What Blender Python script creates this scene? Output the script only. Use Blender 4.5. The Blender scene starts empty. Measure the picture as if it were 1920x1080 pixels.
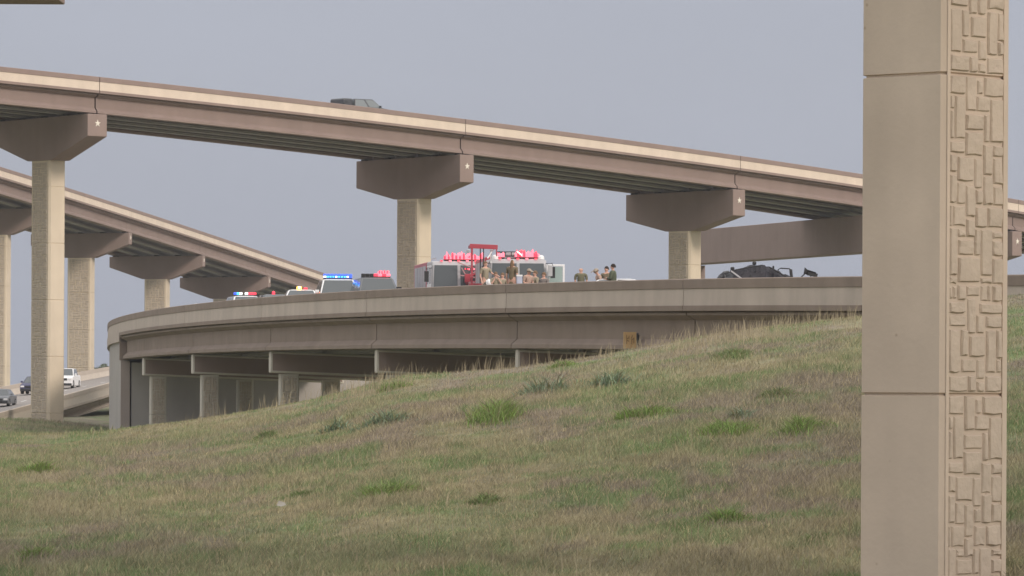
import bpy, bmesh, math, random
import numpy as np
from mathutils import Vector, Matrix
R = math.radians
random.seed(7)
SC = bpy.context.scene
COL = SC.collection

# ------------------------------------------------------------------ camera
F = 9000.0            # focal length in pixels of a 1920 wide frame
HZ = 730.0            # image row of the eye level
RHO = R(0.29)         # slight roll of the tripod
cam_d = bpy.data.cameras.new('camera')
cam = bpy.data.objects.new('camera', cam_d); COL.objects.link(cam)
cam_d.sensor_width = 36.0; cam_d.lens = F / 1920 * 36
cam_d.shift_y = (HZ - 540) / 1920
cam_d.clip_start = 1.0; cam_d.clip_end = 9000
cam.matrix_world = Matrix.Rotation(R(90), 4, 'X') @ Matrix.Rotation(RHO, 4, 'Z')
SC.camera = cam

# ------------------------------------------------------------------ sun, sky, exposure
SUN_AZ = Vector((0.66, -0.75, 0)).normalized()
SUN_EL = R(30)
sd = bpy.data.lights.new('sun', 'SUN'); sd.energy = 2.3; sd.angle = R(12); sd.color = (1.0, 0.88, 0.77)
so = bpy.data.objects.new('sun', sd); COL.objects.link(so)
to_sun = Vector((SUN_AZ.x * math.cos(SUN_EL), SUN_AZ.y * math.cos(SUN_EL), math.sin(SUN_EL)))
so.rotation_euler = to_sun.to_track_quat('Z', 'Y').to_euler()
w = bpy.data.worlds.new('World'); SC.world = w; w.use_nodes = True
nt = w.node_tree; nt.nodes.clear()
wo = nt.nodes.new('ShaderNodeOutputWorld')
sky = nt.nodes.new('ShaderNodeTexSky'); sky.sky_type = 'NISHITA'; sky.sun_disc = False
sky.sun_elevation = SUN_EL; sky.sun_rotation = math.atan2(SUN_AZ.x, SUN_AZ.y)
sky.air_density = 1.0; sky.dust_density = 2.0; sky.ozone_density = 1.5
b1 = nt.nodes.new('ShaderNodeBackground'); b1.inputs['Strength'].default_value = 0.05
nt.links.new(sky.outputs[0], b1.inputs['Color'])
# the thin overcast layer: darker blue-grey at the horizon, bright overhead
tc = nt.nodes.new('ShaderNodeTexCoord'); sx = nt.nodes.new('ShaderNodeSeparateXYZ')
nt.links.new(tc.outputs['Generated'], sx.inputs[0])
rp = nt.nodes.new('ShaderNodeValToRGB'); nt.links.new(sx.outputs['Z'], rp.inputs[0])
cr = rp.color_ramp
cr.elements[0].position = 0.0; cr.elements[0].color = (0.400, 0.428, 0.518, 1)
cr.elements[1].position = 0.75; cr.elements[1].color = (1.75, 1.72, 1.70, 1)
e = cr.elements.new(0.085); e.color = (0.468, 0.492, 0.580, 1)
e = cr.elements.new(0.3); e.color = (0.98, 0.98, 1.02, 1)
nz = nt.nodes.new('ShaderNodeTexNoise'); nz.inputs['Scale'].default_value = 7.0; nz.inputs['Detail'].default_value = 4
mp = nt.nodes.new('ShaderNodeMapping'); mp.inputs['Scale'].default_value = (1, 1, 3.5)
nt.links.new(tc.outputs['Generated'], mp.inputs[0]); nt.links.new(mp.outputs[0], nz.inputs['Vector'])
mr = nt.nodes.new('ShaderNodeMapRange'); mr.inputs['To Min'].default_value = 0.93; mr.inputs['To Max'].default_value = 1.07
nt.links.new(nz.outputs[0], mr.inputs[0])
b2 = nt.nodes.new('ShaderNodeBackground'); nt.links.new(rp.outputs[0], b2.inputs['Color']); nt.links.new(mr.outputs[0], b2.inputs['Strength'])
mx = nt.nodes.new('ShaderNodeMixShader'); mx.inputs[0].default_value = 0.85
nt.links.new(b1.outputs[0], mx.inputs[1]); nt.links.new(b2.outputs[0], mx.inputs[2]); nt.links.new(mx.outputs[0], wo.inputs[0])
SC.view_settings.view_transform = 'Standard'; SC.view_settings.look = 'None'
SC.view_settings.exposure = 0.0; SC.view_settings.gamma = 1.0

# ------------------------------------------------------------------ measuring helpers
cR, sR = math.cos(RHO), math.sin(RHO)
def unproj(u, v, Y):
    px, py = u - 960, HZ - v
    return Vector(((px * cR - py * sR) * Y / F, Y, (px * sR + py * cR) * Y / F))
def proj(p):
    qx, qy = F * p[0] / p[1], F * p[2] / p[1]
    return 960 + qx * cR + qy * sR, HZ - (-qx * sR + qy * cR)

# ------------------------------------------------------------------ materials
def mat(name, col, rough=0.85, metal=0.0, var=0.12, scale=1.5, bump=0.0, bscale=30, emit=None, estr=0, spec=0.3, streak=0.0, pits=0.0):
    m = bpy.data.materials.new(name); m.use_nodes = True
    n = m.node_tree; b = n.nodes['Principled BSDF']
    b.inputs['Roughness'].default_value = rough; b.inputs['Metallic'].default_value = metal
    b.inputs['Specular IOR Level'].default_value = spec
    b.inputs['Base Color'].default_value = (*col, 1)
    if var > 0:
        t = n.nodes.new('ShaderNodeTexCoord')
        no = n.nodes.new('ShaderNodeTexNoise'); no.inputs['Scale'].default_value = scale; no.inputs['Detail'].default_value = 6
        no.inputs['Roughness'].default_value = 0.65
        n.links.new(t.outputs['Object'], no.inputs['Vector'])
        r = n.nodes.new('ShaderNodeValToRGB')
        r.color_ramp.elements[0].position = 0.3; r.color_ramp.elements[1].position = 0.72
        r.color_ramp.elements[0].color = (*[c * (1 - var) for c in col], 1)
        r.color_ramp.elements[1].color = (*[min(1, c * (1 + var)) for c in col], 1)
        n.links.new(no.outputs[0], r.inputs[0])
        out = r.outputs[0]
        if streak > 0:      # rain streaks running down the concrete
            mpn = n.nodes.new('ShaderNodeMapping'); mpn.inputs['Scale'].default_value = (0.7, 0.7, 0.10)
            n2 = n.nodes.new('ShaderNodeTexNoise'); n2.inputs['Scale'].default_value = 1.6; n2.inputs['Detail'].default_value = 5
            n.links.new(t.outputs['Object'], mpn.inputs[0]); n.links.new(mpn.outputs[0], n2.inputs['Vector'])
            r2 = n.nodes.new('ShaderNodeValToRGB')
            r2.color_ramp.elements[0].position = 0.35; r2.color_ramp.elements[1].position = 0.65
            k = 1 - streak * 0.7
            r2.color_ramp.elements[0].color = (k, k, k, 1); r2.color_ramp.elements[1].color = (1, 1, 1, 1)
            n.links.new(n2.outputs[0], r2.inputs[0])
            mu = n.nodes.new('ShaderNodeMix'); mu.data_type = 'RGBA'; mu.blend_type = 'MULTIPLY'; mu.inputs[0].default_value = 1
            n.links.new(out, mu.inputs[6]); n.links.new(r2.outputs[0], mu.inputs[7]); out = mu.outputs[2]
        if pits > 0:        # air holes and small rust spots in the cast face
            vo = n.nodes.new('ShaderNodeTexVoronoi'); vo.inputs['Scale'].default_value = 2.6; n.links.new(t.outputs['Object'], vo.inputs['Vector'])
            r3 = n.nodes.new('ShaderNodeValToRGB'); r3.color_ramp.elements[0].position = 0.03; r3.color_ramp.elements[1].position = 0.075
            k = 1 - pits; r3.color_ramp.elements[0].color = (k, k * .95, k * .9, 1); r3.color_ramp.elements[1].color = (1, 1, 1, 1)
            n.links.new(vo.outputs['Distance'], r3.inputs[0])
            n4 = n.nodes.new('ShaderNodeTexNoise'); n4.inputs['Scale'].default_value = 0.55; n4.inputs['Detail'].default_value = 8; n.links.new(t.outputs['Object'], n4.inputs['Vector'])
            r4 = n.nodes.new('ShaderNodeMapRange'); r4.inputs['From Min'].default_value = .35; r4.inputs['From Max'].default_value = .7; r4.inputs['To Min'].default_value = 0.92; r4.inputs['To Max'].default_value = 1.05
            n.links.new(n4.outputs[0], r4.inputs[0])
            mu = n.nodes.new('ShaderNodeMix'); mu.data_type = 'RGBA'; mu.blend_type = 'MULTIPLY'; mu.inputs[0].default_value = 1
            n.links.new(out, mu.inputs[6]); n.links.new(r3.outputs[0], mu.inputs[7])
            sc_ = n.nodes.new('ShaderNodeVectorMath'); sc_.operation = 'SCALE'; n.links.new(mu.outputs[2], sc_.inputs[0]); n.links.new(r4.outputs[0], sc_.inputs['Scale']); out = sc_.outputs[0]
        n.links.new(out, b.inputs['Base Color'])
    if bump > 0:
        t = n.nodes.new('ShaderNodeTexCoord')
        no = n.nodes.new('ShaderNodeTexNoise'); no.inputs['Scale'].default_value = bscale; no.inputs['Detail'].default_value = 5
        n.links.new(t.outputs['Object'], no.inputs['Vector'])
        bp = n.nodes.new('ShaderNodeBump'); bp.inputs['Strength'].default_value = bump; bp.inputs['Distance'].default_value = 0.05
        n.links.new(no.outputs[0], bp.inputs['Height']); n.links.new(bp.outputs[0], b.inputs['Normal'])
    if emit:
        b.inputs['Emission Color'].default_value = (*emit, 1); b.inputs['Emission Strength'].default_value = estr
    return m
M = dict(
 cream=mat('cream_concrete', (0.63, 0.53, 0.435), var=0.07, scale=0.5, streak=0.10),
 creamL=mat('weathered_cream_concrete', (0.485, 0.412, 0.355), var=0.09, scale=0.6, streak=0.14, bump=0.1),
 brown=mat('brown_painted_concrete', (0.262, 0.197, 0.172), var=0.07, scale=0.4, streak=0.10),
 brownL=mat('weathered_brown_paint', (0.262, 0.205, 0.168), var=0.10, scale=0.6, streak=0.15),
 inner=mat('bare_beam_concrete', (0.25, 0.235, 0.225), var=0.1, scale=0.6),
 column=mat('column_concrete', (0.645, 0.53, 0.425), var=0.055, scale=0.35, bump=0.08, bscale=12, streak=0.12, pits=0.22),
 colfar=mat('far_column_concrete', (0.62, 0.53, 0.41), var=0.06, scale=0.5, streak=0.08),
 stone=mat('formliner_stone', (0.55, 0.455, 0.365), var=0.08, scale=2.2, bump=0.45, bscale=9),
 stonefar=mat('far_formliner_stone', (0.46, 0.39, 0.315), var=0.12, scale=2.5, bump=0.6, bscale=5),
 grey=mat('grey_wall_concrete', (0.40, 0.37, 0.345), var=0.07, scale=0.5, streak=0.1),
 pink=mat('pinkish_wall_concrete', (0.37, 0.31, 0.28), var=0.07, scale=0.5),
 edge=mat('pale_unpainted_edge', (0.52, 0.48, 0.42), var=0.08, scale=1.0),
 star=mat('cream_star_paint', (0.72, 0.67, 0.58), var=0.03),
 road=mat('road_concrete', (0.26, 0.235, 0.215), var=0.1, scale=0.6, rough=0.9),
 white_line=mat('white_road_paint', (0.7, 0.7, 0.68), var=0.1, scale=3),
 asphalt=mat('dark_joint_filler', (0.05, 0.045, 0.04), var=0.1),
)

# ------------------------------------------------------------------ object helpers
def tag(o, label=None, cat=None, group=None, kind=None):
    if label: o['label'] = label
    if cat: o['category'] = cat
    if group: o['group'] = group
    if kind: o['kind'] = kind
    return o
def empty(name, loc=(0, 0, 0), rz=0, label=None, cat=None, group=None):
    o = bpy.data.objects.new(name, None); COL.objects.link(o)
    o.location = loc; o.rotation_euler = (0, 0, rz); o.empty_display_size = 0.3
    return tag(o, label, cat, group)
def link(name, me, m, parent=None):
    o = bpy.data.objects.new(name, me); COL.objects.link(o)
    for x in (m if isinstance(m, (list, tuple)) else [m]): me.materials.append(x)
    if parent is not None: o.parent = parent
    return o
class MB:
    """collects faces, then links them as one mesh"""
    def __init__(s): s.v = []; s.f = []; s.m = []
    def add(s, vs, fs, mi=0):
        k = len(s.v); s.v += [tuple(x) for x in vs]; s.f += [tuple(i + k for i in f) for f in fs]; s.m += [mi] * len(fs)
        return s
    def box(s, c, d, mi=0, rot=None):
        vs = [Vector((sx * d[0] / 2, sy * d[1] / 2, sz * d[2] / 2)) for sz in (-1, 1) for sy in (-1, 1) for sx in (-1, 1)]
        if rot: vs = [rot @ x for x in vs]
        return s.add([x + Vector(c) for x in vs], [(0, 2, 3, 1), (4, 5, 7, 6), (0, 1, 5, 4), (2, 6, 7, 3), (0, 4, 6, 2), (1, 3, 7, 5)], mi)
    def prism(s, poly, a, b, fn, mi=0):
        """poly: list of 2-D points (counter-clockwise); fn(p, t) -> 3-D; extruded a..b"""
        n = len(poly)
        vs = [fn(p, a) for p in poly] + [fn(p, b) for p in poly]
        fs = [(i, (i + 1) % n, n + (i + 1) % n, n + i) for i in range(n)] + [tuple(range(n))[::-1], tuple(range(n, 2 * n))]
        return s.add(vs, fs, mi)
    def tube(s, pts, r, n=8, mi=0, caps=True):
        pts = [Vector(p) for p in pts]; k = len(s.v); rs = r if isinstance(r, (list, tuple)) else [r] * len(pts)
        for i, p in enumerate(pts):
            d = (pts[min(i + 1, len(pts) - 1)] - pts[max(i - 1, 0)]).normalized()
            a = d.orthogonal().normalized(); b = d.cross(a)
            if i and False: pass
            for j in range(n):
                t = 2 * math.pi * j / n
                s.v.append(tuple(p + (a * math.cos(t) + b * math.sin(t)) * rs[i]))
        for i in range(len(pts) - 1):
            for j in range(n):
                s.f.append((k + i * n + j, k + i * n + (j + 1) % n, k + (i + 1) * n + (j + 1) % n, k + (i + 1) * n + j)); s.m.append(mi)
        if caps:
            s.f.append(tuple(k + j for j in range(n))[::-1]); s.f.append(tuple(k + (len(pts) - 1) * n + j for j in range(n))); s.m += [mi, mi]
        return s
    def build(s, name, m, parent=None, bevel=0, smooth=False, segs=2):
        me = bpy.data.meshes.new(name); me.from_pydata(s.v, [], s.f)
        me.polygons.foreach_set('material_index', s.m)
        bm = bmesh.new(); bm.from_mesh(me); bmesh.ops.recalc_face_normals(bm, faces=bm.faces); bm.to_mesh(me); bm.free()
        o = link(name, me, m, parent)
        if smooth: me.polygons.foreach_set('use_smooth', [True] * len(me.polygons))
        if bevel:
            b = o.modifiers.new('bevel', 'BEVEL'); b.width = bevel; b.segments = segs; b.limit_method = 'ANGLE'; b.angle_limit = R(35)
        return o

# ------------------------------------------------------------------ paths the decks follow
class Path:
    def __init__(s, X, Y, Z, side=1):
        s.p = np.array([X, Y, Z], float).T
        d = np.r_[0, np.cumsum(np.hypot(*np.diff(s.p[:, :2], axis=0).T))]
        s.s = d; s.side = side
    def at(s, q):
        p = np.array([np.interp(q, s.s, s.p[:, i]) for i in range(3)])
        a = np.array([np.interp(q - 0.8, s.s, s.p[:, i]) for i in range(3)]); b = np.array([np.interp(q + 0.8, s.s, s.p[:, i]) for i in range(3)])
        t = Vector((*(b - a)[:2], 0)).normalized()
        n = Vector((-t.y, t.x, 0)) * s.side
        return Vector(p), t, n
    def s_of_u(s, u, w=0.0, lo=None, hi=None):
        best = None
        for q in np.arange(s.s[0] if lo is None else lo, s.s[-1] if hi is None else hi, 0.25):
            p, t, n = s.at(q); e_ = abs(proj(p + n * w)[0] - u)
            if best is None or e_ < best[0]: best = (e_, q)
        return best[1]
def fit_z(xy, table, deg):
    """table of (u, v) rows of the parapet top -> height polynomial along the points"""
    us = np.array([proj((x, y, 15 if y > 300 else 4))[0] for x, y in xy])
    d = np.r_[0, np.cumsum(np.hypot(*np.diff(np.array(xy), axis=0).T))]
    ss, zs = [], []
    for u, v in table:
        i = int(np.argmin(abs(us - u))); ss.append(d[i]); zs.append(unproj(u, v, xy[i][1]).z)
    c = np.polyfit(ss, zs, deg)
    lo, hi = min(ss), max(ss)
    g = lambda q: np.polyval(c, q)
    z = [g(q) if lo <= q <= hi else (g(lo) + (q - lo) * (g(lo + 1) - g(lo)) if q < lo else g(hi) + (q - hi) * (g(hi) - g(hi - 1))) for q in d]
    return np.array(z)

# high flyover: arc of 200 m radius turning away to the right
pa = []
x, y, a0 = -3.6, 364.0, 40.0
fw, bw = [], []
s_, X_, Y_ = 0, x, y
while s_ < 170: a = R(a0 + s_ * 0.13); X_ += math.cos(a); Y_ += math.sin(a); s_ += 1; fw.append((X_, Y_))
s_, X_, Y_ = 0, x, y
while s_ > -150: a = R(max(14, a0 + s_ * 0.13)); X_ -= math.cos(a); Y_ -= math.sin(a); s_ -= 1; bw.append((X_, Y_))
xyA = bw[::-1] + [(x, y)] + fw
A = Path([p[0] for p in xyA], [p[1] for p in xyA],
         fit_z(xyA, [(0, 127), (180, 142), (350, 160), (500, 177), (700, 202), (870, 223), (1050, 247), (1250, 275), (1400, 294), (1600, 322), (1893, 372)], 2))
# second flyover farther left
kB = [(-58, 440), (-53.4, 464), (-49.1, 487), (-41.2, 520), (-35.3, 553), (-29.4, 586), (-23.0, 620), (-16, 655), (-8, 690), (2, 725), (14, 758)]
def smooth_pts(k, step=1.5):
    k = np.array(k, float); d = np.r_[0, np.cumsum(np.hypot(*np.diff(k, axis=0).T))]
    q = np.arange(0, d[-1], step)
    cx = np.polyfit(d, k[:, 0], 4); cy = np.polyfit(d, k[:, 1], 4)
    return [(np.polyval(cx, t), np.polyval(cy, t)) for t in q]
xyB = smooth_pts(kB)
B = Path([p[0] for p in xyB], [p[1] for p in xyB],
         fit_z(xyB, [(0, 311), (60, 330), (127, 353), (250, 391), (380, 433), (480, 468), (566, 498), (608, 512)], 2))
# low curved bridge, from the right (near) to the left (far)
xyL = []
yq = 118.0
while yq < 430:
    xq = -0.0844 * yq + 0.00095 * (yq - 325) ** 2; xyL.append((xq, yq))
    dx = -0.0844 + 0.0019 * (yq - 325); yq += 1.0 / math.hypot(1, dx)
tabL = [(1600, 518.5), (1450, 520), (1350, 521), (1250, 523), (1100, 527), (1015, 529.5), (900, 533.7), (790, 539), (700, 543.5), (590, 551), (460, 560), (389, 567), (338, 572.6), (290, 580), (264, 584), (240, 588.5), (222, 595)]
iL = next(i for i, p in enumerate(xyL) if p[1] > 316)
zL = fit_z(xyL[:iL], tabL, 3).tolist(); dzl = -0.012
zL += [zL[-1] + dzl * (k + 1) for k in range(len(xyL) - iL)]
L = Path([p[0] for p in xyL], [p[1] for p in xyL], zL, side=-1)
# road at the far left, climbing away from us
xyR = [(-37.6 + 0.0525 * (y_ - 335) + (0.00012 * max(0, y_ - 420) ** 2), y_) for y_ in np.arange(250, 620, 2.0)]
xyR = [(-37.6 + 0.0525 * (y_ - 335) + (0.00016 * max(0, y_ - 430) ** 2), y_) for y_ in np.arange(250, 640, 2.0)]
Rd = Path([p[0] for p in xyR], [p[1] for p in xyR], [-0.59 + 0.039 * (p[1] - 380) if p[1] < 420 else 0.97 + 0.033 * (p[1] - 420) for p in xyR])

# ------------------------------------------------------------------ bridge superstructure
def sweep(name, path, prof, s0, s1, m, parent, e=0.0, step=3.0, closed=True):
    """prof: closed polygon of (w, h); w across from the near edge, h from the parapet top"""
    n = max(2, int((s1 - s0) / step) + 1); qs = np.linspace(s0, s1, n); vs, fs = [], []; k = len(prof)
    for q in qs:
        p, t, nn = path.at(q)
        for w_, h_ in prof: vs.append(p + nn * w_ + Vector((0, 0, h_ - e * w_)))
    for i in range(n - 1):
        for j in range(k): fs.append((i * k + j, i * k + (j + 1) % k, (i + 1) * k + (j + 1) % k, (i + 1) * k + j))
    fs += [tuple(range(k)), tuple(range((n - 1) * k, n * k))[::-1]]
    return MB().add(vs, fs).build(name, m, parent)
def i_girder(c, top, depth=1.37):
    b = top - depth
    hp = [(0.36, b), (0.36, b + 0.16), (0.11, b + 0.40), (0.11, top - 0.26), (0.46, top - 0.10), (0.46, top)]
    return [(c + x_, z_) for x_, z_ in hp] + [(c - x_, z_) for x_, z_ in hp[::-1]]
SL = 1.18          # parapet top to slab underside
def superstructure(name, label, cat, path, joints, W, e, mats, n_g=5, depth=1.37, step=3.0, straight=True, fascia=0.75):
    """joints: positions of the expansion joints; one deck slab, two parapets and n_g girders per span"""
    root = empty(name, path.at(joints[0])[0]); tag(root, label, cat)
    inv = root.location.copy()
    def sw(nm, prof, a, b, m, par):
        o = sweep(nm, path, prof, a, b, m, par, e, step)
        o.data.transform(Matrix.Translation(-inv)); return o
    cream, brown, inner, surf = mats
    for a, b in zip(joints[:-1], joints[1:]):
        a_, b_ = a + 0.03, b - 0.03
        sw('deck_slab', [(0.0, -1.17), (0.0, -0.985), (0.30, -0.93), (W - 0.30, -0.93), (W, -0.985), (W, -1.17), (W - 0.5, -1.22), (0.5, -1.22)], a_, b_, brown, root)
        sw('road_surface', [(0.5, -0.925), (0.5, -0.91), (W - 0.5, -0.91), (W - 0.5, -0.925)], a_, b_, surf, root)
        for sgn, o_ in ((1, 0.0), (-1, W)):
            P = sw('parapet', [(o_ + sgn * x_, z_) for x_, z_ in ((0.03, -0.98), (0.045, -0.36), (0.34, -0.36), (0.44, -0.92))], a_, b_, cream, root)
            sw('coping', [(o_ + sgn * x_, z_) for x_, z_ in ((0.012, -0.355), (0.012, -0.03), (0.05, 0.0), (0.31, 0.0), (0.36, -0.355))], a_, b_, brown, P)
        for g in range(n_g):
            c = fascia + (W - 2 * fascia) * g / (n_g - 1)
            sw('girder', i_girder(c, -SL - 0.04, depth), a + 0.06, b - 0.06, brown if g in (0, n_g - 1) else inner, root)
    return root

STONES = [(0,.28,2,38),(.3,.485,2,68),(.51,.62,8,36),(.64,1,2,38),(0,.08,40,66),(.095,.28,40,122),(.5,.75,38,68),(.76,.97,42,124),
 (.295,.63,74,104),(0,.08,68,122),(.645,.75,72,126),(.295,.61,107,152),(0,.28,126,148),(.63,.8,129,187),(.82,1,130,152),
 (0,.13,151,185),(.15,.45,154,201),(.47,.61,157,213),(.82,.97,154,204),(0,.13,189,243),(.14,.305,203,244),(.315,.475,208,268),
 (.49,.62,216,243),(.64,.81,189,244),(.82,.97,207,244),(0,.055,247,287),(.07,.3,247,287),(.49,.7,247,287),(.72,.97,248,287),
 (.315,.475,271,306),(.165,.305,291,307),(0,.145,289,379),(.47,.58,290,340),(.165,.455,310,340),(.595,.81,290,379),(.82,.97,293,307),
 (.82,.97,311,340),(.165,.57,344,392),(.82,.955,344,393),(0,.14,381,396),(.595,.81,382,393),(0,.06,400,424),(.075,.15,400,424),
 (.165,.305,396,426),(.315,.57,397,418),(.595,.72,396,426),(.73,.8,396,426),(.82,.955,396,426),(0,.3,428,450),(.58,.97,429,450),
 (.35,.5,421,488),(0,.35*.9,453,475),(.52,.66,453,488),(.7,1,454,476),(0,.2,480,562),(.225,.35,480,532),(.39,.67,491,532),(.7,.88,480,562),
 (.9,1,480,534),(.235,.505,536,562),(.53,.67,536,574),(.9,1,536,562),(0,.35,567,598),(.365,.51,567,598),(.53,.67,578,598),(.7,1,567,598)]
def stone_mesh(wid, ztop, zbot, zjoint, pitch, depth=0.035, name='stone_facing', chunky=1.0):
    """raised irregular blocks on a panel wid wide (x), z up, facing -y"""
    rnd = random.Random(3); mb = MB(); g = 0.0075 * chunky
    k0 = math.floor((zjoint - ztop) / pitch) - 1
    k = k0
    while zjoint - k * pitch > zbot:
        for x0, x1, a, b in STONES:
            zt = zjoint - k * pitch - a / 603 * pitch; zb = zjoint - k * pitch - b / 603 * pitch
            if zb > ztop - 0.02 or zt < zbot + 0.02: continue
            zt = min(zt, ztop); zb = max(zb, zbot)
            xa, xb = x0 * wid - wid / 2 + g, x1 * wid - wid / 2 - g
            if x1 >= 0.94: xb = wid / 2 - g
            if xb - xa < 0.03: continue
            za, zc = zb + g, zt - g
            d = depth * rnd.uniform(0.8, 1.3); m_ = min(0.015 * chunky, (xb - xa) * .3, (zc - za) * .3)
            j = lambda: rnd.uniform(-0.010, 0.010) * chunky
            nx, nz = 4, 4
            outer = [(xa, za), ((xa + xb) / 2, za + j()), (xb, za), (xb + j() * .5, (za + zc) / 2), (xb, zc), ((xa + xb) / 2, zc + j()), (xa, zc), (xa + j() * .5, (za + zc) / 2)]
            outer = [(p[0] + j() * .6, p[1] + j() * .6) for p in outer]
            cx_, cz_ = (xa + xb) / 2, (za + zc) / 2
            inn = [(p[0] + math.copysign(min(m_, abs(cx_ - p[0])), cx_ - p[0]) if abs(cx_ - p[0]) > .01 else p[0],
                    p[1] + math.copysign(min(m_, abs(cz_ - p[1])), cz_ - p[1]) if abs(cz_ - p[1]) > .01 else p[1]) for p in outer]
            tx, tz = rnd.uniform(-.5, .5) * d * .35, rnd.uniform(-.5, .5) * d * .35
            vs = [(p[0], 0.0, p[1]) for p in outer]
            vs += [(p[0], -d - tx * (p[0] - cx_) / (xb - xa) * 2 - tz * (p[1] - cz_) / (zc - za) * 2 + rnd.uniform(-.005, .005) * chunky, p[1]) for p in inn]
            vs += [(cx_ + j(), -d * rnd.uniform(0.95, 1.25), cz_ + j())]
            fs = [(i, (i + 1) % 8, 8 + (i + 1) % 8, 8 + i) for i in range(8)] + [(8 + i, 8 + (i + 1) % 8, 16) for i in range(8)]
            mb.add(vs, fs)
        k += 1
    me = bpy.data.meshes.new(name); me.from_pydata(mb.v, [], mb.f); return me

def column_mesh(wx, wy, ztop, zbot, zjoint, pitch, ch=0.09, gap=0.035, recess=0.0, mm=0.12):
    """rectangular column with chamfered corners, horizontal grooves at the pour joints; x = broad stone side"""
    mb = MB()
    def oct_(ax, ay, c): return [(-ax + c, -ay), (ax - c, -ay), (ax, -ay + c), (ax, ay - c), (ax - c, ay), (-ax + c, ay), (-ax, ay - c), (-ax, -ay + c)]
    o_ = oct_(wx / 2, wy / 2, ch); i_ = oct_(wx / 2 - 0.035, wy / 2 - 0.035, ch * .8)
    zs = []; k = math.floor((zjoint - ztop) / pitch)
    while zjoint - k * pitch > zbot:
        zj = zjoint - k * pitch
        if zbot + .3 < zj < ztop - .3: zs.append(zj)
        k += 1
    lev = [(ztop, o_)]
    for zj in zs: lev += [(zj + gap, o_), (zj + gap * .45, i_), (zj - gap * .45, i_), (zj - gap, o_)]
    lev.append((zbot, o_))
    vs = [(p[0], p[1], z) for z, pl in lev for p in pl]; fs = []
    for i in range(len(lev) - 1):
        for j in range(8): fs.append((i * 8 + j, i * 8 + (j + 1) % 8, (i + 1) * 8 + (j + 1) % 8, (i + 1) * 8 + j))
    fs += [tuple(range(8)), tuple(range((len(lev) - 1) * 8, len(lev) * 8))[::-1]]
    mb.add(vs, fs); return mb

def star_mb(r, y=-0.03):
    pts = [(r * (1 if i % 2 == 0 else 0.40) * math.sin(math.pi * i / 5), r * (1 if i % 2 == 0 else 0.40) * math.cos(math.pi * i / 5)) for i in range(10)]
    mb = MB(); vs = [(x_, 0, z_) for x_, z_ in pts] + [(x_, y, z_) for x_, z_ in pts] + [(0, y * 1.6, 0)]
    fs = [(i, (i + 1) % 10, 10 + (i + 1) % 10, 10 + i) for i in range(10)] + [(10 + i, 10 + (i + 1) % 10, 20) for i in range(10)]
    return mb.add(vs, fs)

def pier(path, q, W, e, label, zground=-3.5, h_end=2.1, h_mid=3.15, t=1.4, cw=2.5, ct=1.45, twist=0.0, zj=3.0, pitch=4.1, depth=1.37, inset=0.15, stone='stonefar', colm='colfar', star=0.27, group='flyover piers', flat=0.30, skew=0.0):
    """hammerhead pier: local x runs along the cap away from the near side, local y along the deck"""
    p, tt, nn = path.at(q)
    top = p.z - SL - 0.04 - depth - 0.10 - e * W * 0.5
    xaxis = nn; ang = math.atan2(xaxis.y, xaxis.x) + skew
    root = empty('bridge_pier', (p.x + nn.x * W / 2, p.y + nn.y * W / 2, zground), ang, label, 'bridge pier', group)
    zt = top - zground; hw = W / 2 - inset
    sl = e  # cap follows the deck's tilt
    # hammerhead outline in (x, z)
    cwh = cw / 2 + flat
    prof = [(-hw, zt + sl * hw - h_end), (-cwh, zt - h_mid), (cwh, zt - h_mid), (hw, zt - sl * hw - h_end), (hw, zt - sl * hw), (-hw, zt + sl * hw)]
    cap = MB().prism(prof, -t / 2, t / 2, lambda a, b: (a[0], b, a[1])).build('cap', M['brown'], root, bevel=0.05)
    for k in range(5):
        xk = -W / 2 + 0.75 + (W - 1.5) * k / 4
        for sy in (-0.35, 0.35):
            MB().box((xk, sy, zt - sl * xk + 0.05), (0.5, 0.3, 0.12)).build('bearing_pad', M['asphalt'], cap)
    if star:
        st = star_mb(star).build('star', M['star'], cap)
        st.rotation_euler = (0, 0, -math.pi / 2); st.location = (-hw - 0.004, 0, zt + sl * hw - h_end * 0.42)
    c = column_mesh(cw, ct, zt - h_mid - 0.004, 0, zj - zground, pitch, ch=0.14).build('column', M[colm], root)
    c.rotation_euler = (0, 0, twist)
    for sg in (1, -1):
        me = stone_mesh(cw - 0.55, zt - h_mid - 0.15, 0.2, zj - zground, pitch, depth=0.032, chunky=1.4)
        o = link('stone_facing', me, M[stone], c)
        o.location = (0, -sg * (ct / 2 + 0.002), 0); o.rotation_euler = (0, 0, 0 if sg > 0 else math.pi)
    return root

ORD = ['first', 'second', 'third', 'fourth', 'fifth', 'sixth']
mA = (M['cream'], M['brown'], M['inner'], M['road'])
WA = 12.4; eA = 0.012
sA = [A.s_of_u(u) for u in (185, 872, 1390)]
sp = sA[1] - sA[0]
s4 = A.s_of_u(1912)
jA = [sA[0] - 2 * sp, sA[0] - sp, sA[0], sA[1], sA[2], s4, s4 + 32, s4 + 62]
jA = [max(2.0, j) for j in jA]
superstructure('flyover_bridge', 'highest flyover with a sunlit cream parapet sweeping across the whole sky', 'flyover', A, jA, WA, eA, mA)
pier(A, sA[0] - 0.6, WA, eA, 'tall near flyover pier at far left, its star cap under the highest deck', h_end=1.6, h_mid=3.1, zj=-1.9, t=1.7, cw=2.35, skew=R(5))
pier(A, sA[1], WA, eA, 'tall flyover pier rising behind the police car and fire engines', zj=-2.2, cw=2.6, skew=R(2.5))
pier(A, sA[2], WA, eA, 'tall flyover pier left of the wrecked dark vehicle', zj=-2.2)
pier(A, s4, WA, eA, 'flyover pier with star cap just right of the big foreground column', zj=-2.2)
pier(A, jA[1], WA, eA, 'flyover pier left of the view', zj=-2.2)

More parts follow.
